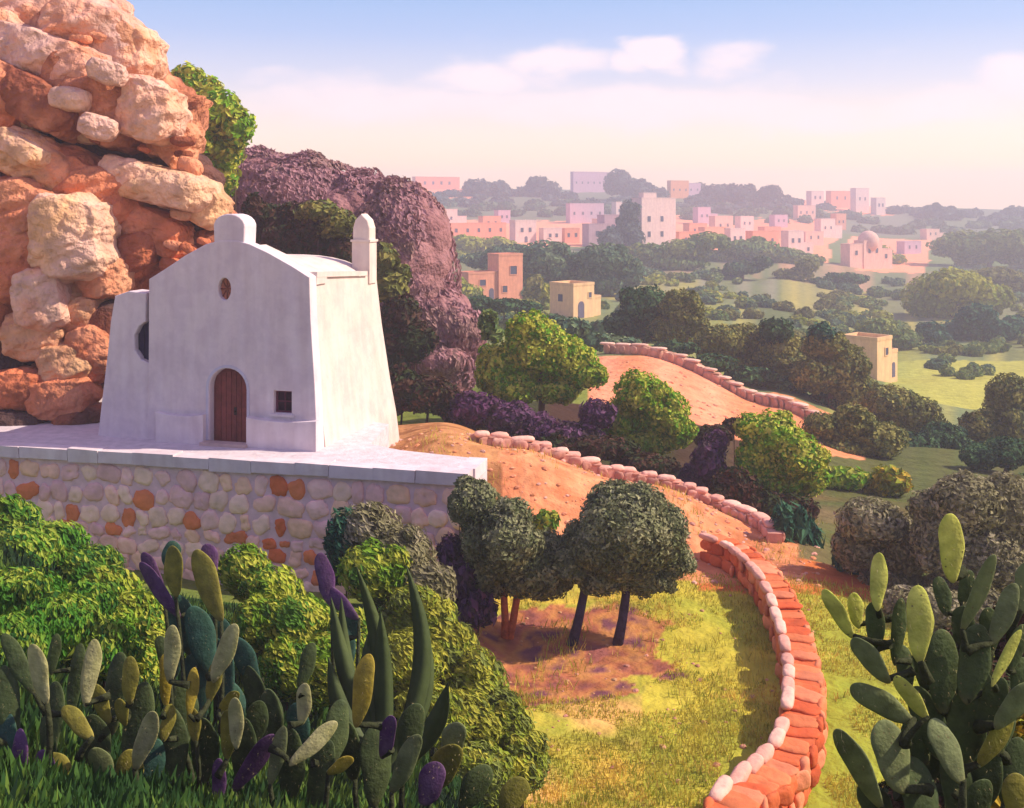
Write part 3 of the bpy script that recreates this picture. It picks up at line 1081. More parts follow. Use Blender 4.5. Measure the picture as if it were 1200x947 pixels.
# ------------------------------------------------------------------ houses
def house(label, cx, d, phi, vols, wins, wall, name='house', cat='house', doors=(), roofc=None, base_py=None, dome=None, arches=(), name_w='window', left_wins=()):
    """vols: (x0,x1,y0,y1,h) metres in the frame of its near corner; wins on the y0 face of a volume"""
    if d > 200 and -20 < phi < 20:
        phi = 33
        vols = [(a * 1.1, b * 1.1, c * .5, e_ * .5, h) for a, b, c, e_, h in vols]
        wins = [(v, x * 1.1, z, w, h) for v, x, z, w, h in wins]
        doors = [(v, x * 1.1, w, h) for v, x, w, h in doors]
        left_wins = [(v, y * .5, z, w, h) for v, y, z, w, h in left_wins]
        if dome:
            dome = (dome[0] * 1.1, dome[1] * .5, dome[2] * .9, dome[3])
    g = G(cx, d)
    if base_py:
        g = W(cx, base_py, d)
    root = empty(name, g, label, cat)
    fr = frame(g, math.radians(phi))
    wl = MB()
    rc = roofc if roofc is not None else wall * .92
    for x0, x1, y0, y1, h in vols:
        box(wl, x0, x1, y0, y1, -4.0, h, fr, wall)
        t = .35 if d > 200 else .22
        rf = MB()
        for a in ((x0 - .06, x1 + .06, y0 - .06, y0 + t), (x0 - .06, x1 + .06, y1 - t, y1 + .06), (x0 - .06, x0 + t, y0 + t, y1 - t), (x1 - t, x1 + .06, y0 + t, y1 - t)):
            box(rf, *a, h + .004, h + .5, fr, rc)
        rf.build('roof', 'plaster', root)
    wl.build('wall', 'plaster', root)
    for (vi, x, z, w, h) in wins:
        x0, x1, y0, y1, H = vols[vi]
        wb = MB()
        fx = lin(150, 140, 150)
        tt = .12
        box(wb, x - w / 2, x + w / 2, y0 - .05, y0 - .01, z, z + h, fr, lin(72, 76, 98))
        wo = wb.build('window', 'wood', root)
        fb = MB()
        for a in ((x - w / 2 - tt, x - w / 2, z, z + h), (x + w / 2, x + w / 2 + tt, z, z + h), (x - w / 2 - tt, x + w / 2 + tt, z + h, z + h + tt), (x - w / 2 - tt * 1.5, x + w / 2 + tt * 1.5, z - tt, z)):
            box(fb, a[0], a[1], y0 - .11, y0 - .006, a[2], a[3], fr, wall * 1.05)
        fb.build('frame', 'plaster', wo, origin=np.array(root.location))
    for (vi, y, z, w, h) in left_wins:
        x0, x1, y0, y1, H = vols[vi]
        wb = MB()
        box(wb, x0 - .05, x0 - .01, y - w / 2, y + w / 2, z, z + h, fr, lin(72, 76, 98))
        wb.build('window', 'wood', root)
    for (vi, x, w, h) in doors:
        x0, x1, y0, y1, H = vols[vi]
        db = MB()
        outline_solid(db, arch(x - w / 2, x + w / 2, -.2, h, 10), [], y0 - .06, y0 - .01, fr, lin(96, 92, 112))
        db.build('door', 'wood', root)
    if dome:
        x, y, r, z = dome
        dm = MB()
        ellipsoid(dm, loc(fr, x, y, z), (r, r, r * 1.05), sub=4, col=wall)
        dm.build('dome', 'plaster', root, smooth=True)
    return root


SAL = lin(232, 160, 130)
CRM = lin(236, 196, 146)
PKW = lin(234, 206, 196)
PKS = lin(232, 188, 170)
house('small cream farmhouse with a stepped roof standing in the yellow-green valley field', 1028, 150, 44,
      [(0, 4.2, 0, 5.2, 5.3), (4.2, 6.6, .4, 5, 3.2)], [(0, 2.6, 3.2, .8, 1.0)], CRM, doors=[(1, 5.4, .9, 1.9)], left_wins=[(0, 2.5, 2.6, .9, 1.1)])
house('cream cottage with arched doorway beside the dark green trees', 672, 184, 44,
      [(0, 5.2, 0, 5.5, 5.2), (5.2, 7.6, .6, 5, 2.8)], [(0, 4.1, 3.1, .7, .9)], CRM, doors=[(0, 1.9, 1.5, 2.6)], left_wins=[(0, 3, 2.5, 1, 1.2)])
house('salmon two-storey farmhouse with a low wing and a tall block', 549, 232, 8,
      [(0, 6.6, 0, 8, 5.5), (6.6, 12.2, -1, 8, 9.2)], [(0, 3.2, 3.0, 1.5, 1.3), (1, 10, 5.2, 1.7, 1.8), (1, 8, 1.4, 1.2, 1.4)], SAL, left_wins=[(0, 4, 2.5, 1.3, 1.5)], doors=[(0, 5.2, 1.2, 2.4)])
house('tall pink block with blank walls, largest building on the skyline', 752, 430, 14,
      [(0, 16, 0, 14, 20), (2, 8, 3, 9, 22)], [(0, 3.4, 11, 1.6, 2.2), (0, 9.4, 11, 1.6, 2.2), (0, 3.4, 5, 1.6, 2.2), (0, 9.4, 5, 1.6, 2.2)], PKW, left_wins=[(0, 4, 9, 1.5, 2.2)])
house('mauve shaded house left of the tall pink block', 690, 445, -14,
      [(0, 10, 0, 9, 9), (8, 19, 2, 12, 12.5)], [(0, 4, 4.5, 1.7, 2), (1, 12, 7, 1.7, 2), (1, 16, 7, 1.7, 2)], lin(196, 160, 170))
house('pale cubic house standing on the left salmon field', 604, 452, 12,
      [(0, 9.5, 0, 9, 9)], [(0, 3, 4.5, 1.4, 1.8), (0, 6.6, 4.5, 1.4, 1.8)], PKW, doors=[(0, 4.8, 1.5, 2.8)])
house('low pale annex right of the cubic house on the left salmon field', 637, 456, 10,
      [(0, 8.5, 0, 7, 5.5)], [(0, 3, 2, 1.4, 1.6), (0, 6, 2, 1.4, 1.6)], PKW)
house('narrow white house in the middle of the right salmon field', 856, 440, 14,
      [(0, 7.4, 0, 7, 9.5)], [(0, 2.2, 5, 1.3, 1.8), (0, 5.2, 5, 1.3, 1.8)], PKW, doors=[(0, 3.7, 1.5, 2.8)])
house('white house with a low wing at the right end of the right salmon field', 924, 436, 12,
      [(0, 8, 0, 8, 9.4), (8, 13.5, 1, 8, 4.4)], [(0, 2.3, 5, 1.4, 1.8), (0, 5.6, 5, 1.4, 1.8), (1, 10.8, 1.5, 1.4, 1.5)], PKW)
house('rosy house with a pale dome behind the lime bush', 996, 424, 10,
      [(0, 7, 0, 9, 8.4), (7, 17, -.6, 9, 9.5), (17, 23.5, 1, 8, 6)], [(0, 3.4, 4.4, 1.5, 1.8), (1, 10, 5, 1.5, 1.9), (1, 14, 5, 1.5, 1.9), (2, 20, 2.6, 1.5, 1.8)], PKS, name='house', dome=(12, 4, 4.6, 9.4))
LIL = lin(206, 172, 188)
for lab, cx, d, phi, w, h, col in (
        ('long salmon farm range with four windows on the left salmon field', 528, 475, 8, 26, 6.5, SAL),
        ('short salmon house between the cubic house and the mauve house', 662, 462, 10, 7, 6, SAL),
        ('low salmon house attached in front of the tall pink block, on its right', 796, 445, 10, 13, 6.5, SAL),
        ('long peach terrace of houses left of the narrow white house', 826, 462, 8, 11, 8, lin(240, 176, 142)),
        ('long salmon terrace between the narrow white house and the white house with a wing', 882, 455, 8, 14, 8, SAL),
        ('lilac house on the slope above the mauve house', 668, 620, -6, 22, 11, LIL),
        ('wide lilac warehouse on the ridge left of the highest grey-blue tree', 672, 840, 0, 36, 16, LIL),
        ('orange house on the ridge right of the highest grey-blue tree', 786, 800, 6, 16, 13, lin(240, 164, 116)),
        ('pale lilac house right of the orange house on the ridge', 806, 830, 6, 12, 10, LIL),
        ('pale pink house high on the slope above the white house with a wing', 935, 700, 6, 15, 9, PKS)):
    house(lab, cx, d, phi, [(0, w, 0, 8, h)], [(0, w * (k + .5) / max(2, int(w / 5)), h * .45, 1.3, 1.7) for k in range(max(2, int(w / 5)))], col)
ORD = ['first', 'second', 'third', 'fourth', 'fifth', 'sixth', 'seventh', 'eighth', 'ninth', 'tenth', 'eleventh', 'twelfth', 'thirteenth', 'fourteenth', 'fifteenth', 'sixteenth']
hr = np.random.default_rng(5)
hx = [512, 566, 584, 700, 722, 808, 818, 838, 868, 896, 908, 944, 962, 980, 1060, 1086]
hd = [560, 540, 610, 560, 660, 520, 640, 560, 600, 540, 640, 520, 590, 660, 520, 620]
for k in range(16):
    w_, h_ = hr.uniform(7, 12), hr.uniform(5.5, 10)
    cn_, cc_ = [('pale pink', PKW), ('salmon', SAL), ('lilac', LIL), ('rosy', PKS)][k % 4]
    house('small %s block in the hazy upper town, %s from the left' % (cn_, ORD[k]), hx[k], hd[k], 6, [(0, w_, 0, 9, h_)] + ([(w_, w_ + 5, 0, 8, h_ * .6)] if k % 3 == 0 else []),
          [(0, w_ * .3, h_ * .45, 1.2, 1.6), (0, w_ * .7, h_ * .45, 1.2, 1.6)], cc_)
for lab, cx, d, w, h in (('tiny rose-white house on the far ridge, leftmost of the four', 951, 800, 12, 11), ('broad salmon building on the far ridge right of the rose-white one', 974, 810, 20, 12),
                         ('tallest pale block on the far ridge', 1003, 790, 13, 17), ('tiny pale cube at the right end of the far ridge houses', 1027, 780, 9, 12)):
    house(lab, cx, d, 12, [(0, w, 0, 10, h)], [(0, w * .3, h * .5, 1.8, 2.4), (0, w * .7, h * .5, 1.8, 2.4)], SAL if 'salmon' in lab else PKW)
house('long salmon building on the skyline left of the grey-blue trees', 487, 900, 6, [(0, 38, 0, 12, 10)], [(0, 8 + 7 * k, 4, 2, 2.6) for k in range(4)], SAL)

# ------------------------------------------------------------------ mid-distance trees
def dfor(px, py, lo=60, hi=1000):
    ds = np.exp(np.linspace(math.log(lo), math.log(hi), 500))
    g = gpy(np.full(500, px), ds)
    k = np.where(g <= py)[0]
    return float(ds[k[0]]) if len(k) else hi


def auto_d(cl, lo=60):
    c = max(cl, key=lambda c: c[1] + c[3])
    return min(dfor(c[0], c[1] + c[3] * .8, lo), 900)


GA = 'bright green trees in the scrub'
tree('leafy_tree', 'largest bright green tree, between the heather hill and the salmon field', 'tree', 62,
     [(630, 410, 42, 36), (590, 430, 34, 30), (665, 425, 40, 28), (620, 385, 28, 20), (600, 455, 30, 20), (690, 440, 24, 16), (650, 455, 34, 18), (575, 440, 20, 20)],
     'bright', base=632, tw=8, leafpx=3.4, group=GA)
tree('leafy_tree', 'mid-sized bright green tree in front of the salmon field', 'tree', 57,
     [(750, 462, 32, 28), (735, 490, 30, 28), (775, 485, 34, 32), (760, 515, 36, 18), (790, 505, 24, 22), (722, 500, 18, 14)],
     'bright', base=757, tw=7, leafpx=3.4, group=GA)
tree('leafy_tree', 'bright green tree right of the mid-sized one, above the end of the pink wall', 'tree', 52,
     [(905, 510, 36, 28), (888, 535, 26, 24), (935, 535, 34, 30), (905, 565, 34, 20), (945, 560, 24, 22), (880, 560, 20, 14), (880, 500, 20, 16)],
     'bright', base=915, tw=7, leafpx=3.5, group=GA)
shrub('round_bush', 'round yellow bush at the right end of the green bushes', 'bush', dfor(1043, 578, 44), [(1043, 563, 24, 18), (1030, 570, 18, 12)], 'yellow', 6)
shrub('leafy_bush', 'flat green bush between the bright tree and the round yellow bush', 'bush', dfor(985, 574, 44), [(990, 560, 28, 14), (970, 565, 16, 12)], 'bright', 6)
shrub('leafy_bush', 'tiny lime green bush between the crowns of the two olive trees', 'bush', 40.5, [(641, 612, 15, 14), (634, 620, 9, 9)], 'lime', 6)
shrub('leafy_bush', 'small pale green bush left of the largest bright tree', 'bush', 70, [(572, 380, 12, 18), (580, 392, 10, 10)], 'grove', 5)

# scrub around them
GS = 'dark bushes in the scrub'
shrub('dark_bush', 'dark umber bush at the foot of the heather hill beside the chapel', 'bush', 60, [(500, 462, 36, 22), (470, 455, 28, 24), (535, 478, 26, 18), (455, 475, 20, 14)], 'umber', 4.5, group=GS)
shrub('dark_bush', 'plum-coloured bush below the left side of the largest bright tree', 'bush', 58, [(560, 480, 34, 22), (600, 492, 34, 20), (630, 500, 30, 16)], 'plum', 4.5, group=GS)
shrub('dark_bush', 'plum-coloured bush between the largest and the mid-sized bright trees', 'bush', 55.5, [(672, 512, 36, 18), (700, 485, 22, 18), (640, 512, 22, 14)], 'plum', 4.5, group=GS)
shrub('dark_bush', 'low umber bush just behind the pink wall', 'bush', 52.5, [(700, 525, 50, 14), (755, 545, 42, 14), (650, 522, 26, 12)], 'umber', 4.5, group=GS)
shrub('dark_bush', 'violet bush between the mid-sized tree and the tree right of it', 'bush', 52.8, [(830, 545, 22, 30), (815, 565, 22, 22), (838, 520, 16, 16)], 'plum', 4.5, group=GS)
shrub('dark_bush', 'umber bush under the tree above the end of the pink wall', 'bush', 50, [(860, 575, 30, 26), (895, 595, 34, 20), (930, 600, 28, 22)], 'umber', 4.5, group=GS)
shrub('dark_bush', 'umber bush between the salmon field and the violet bush', 'bush', 60, [(835, 512, 24, 14), (860, 500, 16, 10)], 'umber', 4.5, group=GS)
shrub('slender_bush', 'blue-green upright bush right of the end of the pink wall', 'bush', 44, [(935, 625, 16, 34), (950, 640, 14, 28), (918, 615, 13, 22)], 'teal', 6, long=3.2, flow=(0, 0, 1))
shrub('slender_bush', 'small blue-green bush beside the red earth strip', 'bush', 41.5, [(1001, 665, 9, 17), (985, 655, 8, 16)], 'teal', 6, long=3.2, flow=(0, 0, 1))
tree('olive_tree', 'grey-olive tree with slanting branches behind the prickly pear', 'tree', 40,
     [(1020, 610, 40, 28), (1055, 640, 42, 38), (1000, 640, 24, 30), (1040, 680, 36, 26)], 'greyolive', base=1035, tw=12, leafpx=3.4, long=2.2)
tree('olive_tree', 'large grey-olive tree at the right edge above the prickly pear', 'tree', 39,
     [(1130, 590, 48, 36), (1180, 600, 44, 46), (1105, 630, 40, 40), (1150, 650, 50, 44), (1200, 660, 40, 50), (1085, 595, 20, 22), (1120, 690, 40, 26), (1170, 700, 40, 26)], 'greyolive', base=1150, tw=16, leafpx=3.4, long=2.0)

# dark belt behind the salmon field
GB = 'trees in the dark belt behind the salmon field'
B = [
    ('darkest green domed tree beside the cream cottage', 118, [(757, 358, 32, 24), (735, 380, 30, 18), (770, 382, 26, 18)], 'dark'),
    ('brown-olive tree touching the right side of the darkest domed tree', 114, [(800, 362, 28, 22), (790, 385, 30, 16), (815, 380, 16, 14)], 'brownolive'),
    ('broad brown-olive tree behind the middle of the pale stone wall', 108, [(845, 402, 34, 22), (872, 400, 30, 22), (860, 425, 40, 14)], 'brownolive'),
    ('two-humped olive tree with a dark green top right of the broad one', 106, [(910, 388, 20, 16, None, 'dark'), (915, 412, 34, 26), (935, 430, 34, 16)], 'brownolive'),
    ('dark-topped olive tree left of the cream farmhouse', 100, [(962, 392, 17, 13, None, 'teal'), (968, 405, 28, 18), (985, 430, 36, 28), (955, 440, 30, 20), (1000, 455, 30, 20)], 'brownolive'),
    ('long low olive tree below the cream farmhouse', 96, [(1042, 470, 36, 20), (1070, 485, 34, 22), (1020, 480, 30, 18), (1085, 505, 34, 18)], 'brownolive'),
    ('round olive tree at the tip of the salmon field', 77, [(965, 500, 26, 18), (1000, 498, 30, 24), (1030, 515, 34, 22), (985, 525, 34, 14)], 'brownolive'),
    ('deep green tree at the end of the belt under the bright field', 88, [(1105, 515, 32, 20), (1070, 525, 40, 20), (1130, 530, 28, 14)], 'dark'),
    ('brown-olive tree rising at the right edge of the bright field', 92, [(1182, 470, 30, 34), (1150, 500, 26, 20), (1195, 505, 30, 26)], 'brownolive'),
    ('dark tree below the bright field at the right edge', 74, [(1180, 530, 34, 18), (1150, 535, 26, 14), (1200, 590, 16, 34)], 'dark'),
]
for lab, d, cl, pal in B:
    tree('tree', lab, 'tree', d, cl, pal, leafpx=3.2, group=GB, tw=6)
shrub('hedge', 'nearly black hedge running below the cream cottage and salmon farmhouse', 'hedge', 150,
      [(560, 356, 20, 9), (590, 358, 20, 9), (618, 362, 18, 9), (645, 378, 22, 10), (672, 384, 22, 10), (700, 388, 24, 12), (725, 398, 24, 10)], 'dark', 5)
shrub('hedge', 'dark green hedge along the foot of the belt above the pale wall', 'hedge', 101,
      [(790, 408, 30, 8), (835, 425, 30, 10), (880, 440, 34, 10), (925, 452, 34, 10), (975, 470, 34, 10)], 'dark', 5)
shrub('leafy_bush', 'flat green bush at the upper left end of the pale wall', 'bush', 104, [(665, 385, 30, 12), (690, 400, 34, 12), (720, 402, 30, 9)], 'greygreen', 5)

# valley trees
GV = 'trees in the valley'
VT = [
    ('lime green bush on the slope left of the salmon farmhouse', 'bush', 250, [(547, 345, 20, 12), (535, 335, 12, 14)], 'gold'),
    ('broad lime green tree group under the left salmon field', 'trees', 330, [(545, 288, 28, 13), (520, 280, 12, 16), (580, 288, 26, 10)], 'gold'),
    ('grey-green domed tree directly behind the salmon farmhouse', 'tree', 280, [(595, 300, 30, 14), (565, 305, 26, 10), (615, 315, 26, 20)], 'greygreen'),
    ('large grey-green tree right of the salmon farmhouse', 'tree', 260, [(640, 305, 34, 24), (660, 325, 30, 24), (625, 330, 24, 18)], 'greygreen'),
    ('grey-green tree above the cream cottage', 'tree', 265, [(705, 305, 34, 20), (700, 330, 38, 20), (735, 320, 22, 20)], 'greygreen'),
    ('thin lime tree just left of the cream cottage', 'tree', 190, [(640, 346, 6, 15), (641, 356, 6, 10)], 'gold'),
    ('brown rounded tree between the salmon farmhouse and the thin lime tree', 'tree', 215, [(627, 332, 12, 12), (625, 345, 12, 12)], 'brownolive'),
    ('long green copse below the tall pink block', 'trees', 340, [(760, 298, 34, 13), (800, 292, 30, 13), (830, 284, 26, 12), (790, 308, 40, 10)], 'grove'),
    ('green copse with a brownish hump below the right salmon field', 'trees', 320, [(880, 292, 36, 12), (915, 300, 30, 11), (850, 302, 28, 10), (945, 305, 24, 8)], 'grove'),
    ('dark pointed bush in the middle of the valley, left of its twin', 'bush', 290, [(868, 315, 22, 8), (845, 323, 20, 6), (893, 308, 12, 8)], 'dark'),
    ('dark pointed bush in the middle of the valley, right of its twin', 'bush', 290, [(946, 312, 14, 9), (930, 322, 24, 8)], 'brownolive'),
    ('flat dark bush lying in the grass right of the pointed pair', 'bush', 285, [(992, 326, 26, 7), (970, 330, 24, 6)], 'dark'),
    ('lime bush in front of the domed house', 'bush', 405, [(1032, 296, 14, 9), (1018, 300, 10, 7), (1052, 304, 10, 6)], 'gold'),
    ('large dark green grove below the right skyline', 'trees', 390, [(1135, 288, 46, 17), (1180, 284, 40, 17), (1140, 304, 24, 12), (1195, 302, 30, 12)], 'grove'),
    ('broad olive bush group left of the right edge', 'bushes', 270, [(1090, 350, 34, 28), (1120, 335, 40, 20), (1150, 350, 34, 20)], 'gold'),
    ('olive bushes at the right edge under the dark grove', 'bushes', 275, [(1190, 335, 34, 16), (1170, 325, 30, 12)], 'brownolive'),
    ('teal domed tree above the bright field', 'tree', 195, [(1145, 372, 24, 16), (1130, 388, 34, 14), (1165, 388, 28, 14)], 'teal'),
    ('small teal tree left of the domed one', 'tree', 196, [(1088, 387, 16, 11), (1098, 396, 18, 10)], 'teal'),
    ('teal tree at the right edge beside the domed one', 'tree', 200, [(1190, 382, 20, 12), (1175, 390, 16, 10)], 'teal'),
    ('mid-green bush above the cream farmhouse', 'bush', 210, [(1030, 386, 28, 14), (1055, 398, 26, 14), (1010, 396, 20, 10)], 'grove'),
    ('grey-green leafy bush left of the small teal tree', 'bush', 225, [(975, 372, 26, 8), (1000, 378, 20, 8)], 'greygreen'),
    ('tall grey-blue cypress in front of the tall pink block', 'tree', 424, [(738, 248, 12, 14), (735, 268, 15, 20), (715, 280, 16, 12), (745, 280, 12, 12)], 'blue'),
]
for lab, cat, d, cl, pal in VT:
    nm = {'bush': 'bush', 'bushes': 'bush', 'trees': 'grove', 'tree': 'tree'}[cat]
    if lab.startswith('tall grey-blue'):
        dd = 424
    else:
        dd = auto_d(cl)
    tree(nm, lab, {'bushes': 'bush', 'trees': 'grove'}.get(cat, cat), dd, cl, pal, leafpx=4, group=GV, tw=4)
SK = [
    ('grey-blue tree with a domed crown, highest on the skyline', 780, [(724, 214, 17, 15), (745, 222, 22, 13), (765, 228, 20, 9)]),
    ('pointed grey-blue tree on the skyline, left of the highest', 800, [(631, 220, 15, 13), (645, 228, 16, 14), (618, 230, 16, 12)]),
    ('wide grey-blue tree at the left end of the skyline trees', 800, [(560, 222, 18, 12), (583, 226, 20, 14), (545, 232, 16, 10)]),
    ('grey-blue tree with a flat crown between the tall pink block and the right salmon field', 770, [(845, 226, 26, 11), (825, 236, 24, 9), (868, 228, 22, 12)]),
    ('grey-blue tree right of the flat-crowned one', 770, [(902, 228, 16, 11), (920, 238, 22, 8), (890, 238, 22, 10)]),
    ('small grey-blue tree behind the broad salmon ridge building', 850, [(981, 233, 12, 6), (975, 238, 9, 5)]),
    ('pointed grey-blue tree on the right skyline', 760, [(1095, 248, 14, 9), (1112, 252, 18, 8)]),
    ('grey-blue tree at the far right end of the skyline', 760, [(1188, 252, 16, 9), (1172, 256, 16, 7)]),
    ('thin grey tree behind the tall pink block', 850, [(805, 222, 18, 6), (818, 219, 9, 5)]),
]
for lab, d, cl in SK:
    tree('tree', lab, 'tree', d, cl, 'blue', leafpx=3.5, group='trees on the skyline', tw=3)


def woods():
    """continuous far woodland that no one could count"""
    mb = MB()
    for px in np.arange(-200, 1400, 13):
        for d0, dy in ((760, 2), (690, 1)):
            d = d0 * rng.uniform(.95, 1.08)
            if 930 < px < 1040 and d0 > 700 and rng.random() < .8:
                continue
            p = px + rng.uniform(-6, 6)
            py = float(gpy(p, d)) - rng.uniform(1, 4)
            c = [(p, py, rng.uniform(9, 15), rng.uniform(5, 8), d)]
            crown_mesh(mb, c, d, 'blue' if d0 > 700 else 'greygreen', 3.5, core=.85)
    for k in range(420):
        p = rng.uniform(480, 1300)
        d = math.exp(rng.uniform(math.log(128), math.log(425)))
        if d < 190 and p > 1040 and rng.random() < .8:
            continue
        if 640 < p < 760 and d < 200:
            continue
        if 505 < p < 700 and d > 400:
            continue
        q_ = np.array([[p * .012, math.log(d) * 4.5, 3.3]])
        if fbm(q_, 2)[0] < .46:
            continue
        pal_ = ['grove', 'greygreen', 'gold', 'brownolive', 'grove'][int(rng.integers(5))]
        for _ in range(int(rng.integers(2, 5))):
            p2 = p + rng.normal(0, 13)
            d2 = d * rng.uniform(.98, 1.02)
            ry = rng.uniform(4, 8.5) * (200 / d2) ** .45
            py = float(gpy(p2, d2))
            crown_mesh(mb, [(p2, py - ry * .6, ry * rng.uniform(1.1, 1.9), ry, d2)], d2, pal_, 3.2, core=.8)
    tag(mb.build('distant_woods', 'foliage', origin=G(800, 600)), kind='stuff')


woods()

# ------------------------------------------------------------------ hill vegetation
build_hill()
GH = 'shrubs clinging to the heather hill'
shrub('shrub', 'dark olive shrub at the top of the gully beside the cliff', 'shrub', 70, [(320, 262, 24, 24), (300, 250, 16, 20), (345, 250, 20, 14)], 'umber', 4.5, group=GH)
shrub('shrub', 'green-brown shrub behind the right slope of the chapel roof', 'shrub', 69, [(345, 285, 30, 24), (370, 262, 26, 18), (385, 290, 28, 26), (320, 285, 18, 22)], 'umber', 4.5, group=GH)
shrub('shrub', 'mossy green shrub between the chapel gable and the pinnacle', 'shrub', 68, [(372, 248, 26, 14, None, 'brownolive'), (395, 262, 24, 18, None, 'brownolive'), (400, 300, 18, 24)], 'umber', 4.5, group=GH)
shrub('shrub', 'mossy green shrub right of the chapel pinnacle', 'shrub', 68, [(450, 305, 18, 20), (455, 335, 24, 22), (465, 320, 16, 12)], 'brownolive', 6, group=GH)
shrub('shrub', 'reddish brown shrub beside the lit chapel wall', 'shrub', 66, [(470, 370, 24, 26), (485, 400, 26, 26), (462, 420, 22, 30), (460, 445, 20, 20)], 'umber', 4.5, group=GH)
shrub('green_bush', 'bright green bush on the skyline between the cliff and the heather hill', 'bush', 72,
      [(222, 100, 20, 26), (250, 130, 34, 28), (275, 150, 24, 26), (235, 160, 26, 34), (262, 178, 26, 24), (212, 92, 14, 14), (255, 205, 26, 30), (240, 108, 24, 20)], 'bright', 5)

# ------------------------------------------------------------------ olive trees in the field
tree('olive_tree', 'smaller olive tree with a forked reddish trunk at the foot of the retaining wall', 'tree', 34,
     [(590, 635, 40, 42), (562, 590, 26, 26), (575, 660, 32, 34), (625, 665, 38, 34), (600, 610, 28, 28), (645, 680, 26, 22), (562, 630, 24, 40), (548, 590, 18, 22), (640, 645, 26, 26)],
     'olivetree', base=593, tw=9, leafpx=3, group='olive trees in the yellow field', barkc=(196, 104, 70), long=2.0, dens=1.1,
     stems=[(592, 578), (595, 608)])
tree('olive_tree', 'larger round-crowned olive tree with two dark trunks in the yellow field', 'tree', 33.6,
     [(732, 622, 62, 56), (718, 588, 32, 25), (770, 625, 36, 38), (690, 646, 38, 36), (752, 590, 28, 22), (786, 652, 28, 24), (744, 668, 40, 28), (704, 678, 28, 20), (768, 678, 26, 16), (668, 660, 22, 22)],
     'olivetree', base=700, tw=11, leafpx=3, group='olive trees in the yellow field', barkc=(70, 58, 84), long=2.0, dens=1.1,
     stems=[(668, 690), (722, 735)])

# ------------------------------------------------------------------ foreground shrubs
FL = (0.75, -.3, -.55)
shrub('shrub', 'lime green leafy shrub in the upper left corner of the bank, below the retaining wall', 'shrub', 24,
      [(10, 612, 40, 30, 25), (60, 640, 44, 32, 24.5), (105, 668, 40, 30, 24), (20, 650, 50, 34, 23.5), (-30, 620, 50, 50, 25)], 'teeming', 3.6, long=2.6, flow=FL)
shrub('shrub', 'deep green leafy shrub below the lime one on the left bank', 'shrub', 16.5,
      [(20, 708, 62, 40, 17.5), (66, 738, 58, 42, 17), (10, 765, 56, 46, 16.2), (96, 712, 42, 30, 18.5), (120, 760, 44, 36, 17)], 'teeming', 3.6, long=2.6, flow=(.3, -.3, -1))
shrub('shrub', 'long green shrub sloping down from the left bank beside the shade-purple pads', 'shrub', 20,
      [(130, 695, 36, 30, 22), (160, 725, 38, 32, 21), (185, 755, 34, 32, 20), (130, 745, 36, 40, 20.5), (155, 790, 40, 34, 19)], 'lime', 3.6, long=2.6, flow=FL)
shrub('shrub', 'yellow-green shrub sprawling below the middle of the retaining wall', 'shrub', 20,
      [(285, 668, 32, 28, 24), (320, 700, 38, 36, 23), (350, 740, 46, 42, 22), (385, 785, 46, 42, 20.5), (335, 785, 34, 36, 20), (300, 735, 30, 36, 22), (410, 745, 28, 30, 21.5)], 'lime', 3.6, long=2.6, flow=FL)
shrub('shrub', 'tall grey-green shrub with an olive crest against the right part of the retaining wall', 'shrub', 26,
      [(432, 622, 42, 32, 27, 'greyolive'), (470, 650, 40, 34, 26.5, 'greyolive'), (405, 640, 24, 44, 27, 'teal'), (440, 670, 44, 36, 26, 'lime'), (500, 690, 34, 36, 26, 'greyolive')],
      'lime', 3.6, long=2.6, flow=FL)
shrub('shrub', 'long yellow-olive shrub trailing down to the edge of the field', 'shrub', 23,
      [(490, 725, 44, 40, 25.5), (520, 765, 42, 40, 25), (555, 805, 42, 40, 24.3), (585, 850, 40, 40, 23.6), (610, 895, 36, 36, 23), (540, 850, 44, 40, 23), (480, 780, 40, 40, 24),
       (560, 905, 44, 34, 22), (500, 840, 40, 40, 22.5)], 'gold', 3.6, long=2.6, flow=FL)
shrub('shrub', 'violet shrub standing in for the shade at the foot of the retaining wall beside the smaller olive', 'shrub', 33,
      [(528, 650, 16, 24, 35), (540, 685, 20, 26, 34), (560, 715, 22, 20, 33.4)], 'plum', 6.5, long=2.2, flow=(.4, 0, -1))  # violet leaves stand in for shade along the wall's foot
shrub('shrub', 'small grey-green shrub growing over the right end of the white coping', 'shrub', 36.4,
      [(548, 572, 15, 15), (560, 598, 17, 24), (538, 596, 13, 18), (570, 628, 12, 24)], 'olivetree', 4.2, long=2.2)
shrub('shrub', 'dark grey-green thicket filling the right edge behind the tallest prickly pear', 'shrub', 13,
      [(1150, 840, 60, 70, 12.5), (1105, 910, 50, 56, 12), (1200, 770, 44, 70, 13), (1075, 960, 50, 50, 11.8), (1210, 880, 60, 80, 12.4), (1125, 780, 34, 44, 13.2), (1160, 930, 60, 60, 12)],
      'umber', 5, long=2.2)
shrub('shrub', 'low grey-olive thicket at the foot of the large grey-olive tree', 'shrub', 34,
      [(1100, 715, 46, 26, 35), (1160, 725, 50, 30, 35), (1210, 730, 40, 34, 35), (1060, 705, 30, 18, 36)], 'greyolive', 4, long=2.0)
shrub('shrub', 'yellow dry shrub in the bottom right corner behind the prickly pear', 'shrub', 9.5,
      [(1180, 900, 34, 40, 9.5), (1205, 860, 26, 34, 9.6), (1160, 935, 34, 30, 9.2)], 'yellow', 9, long=2.4)

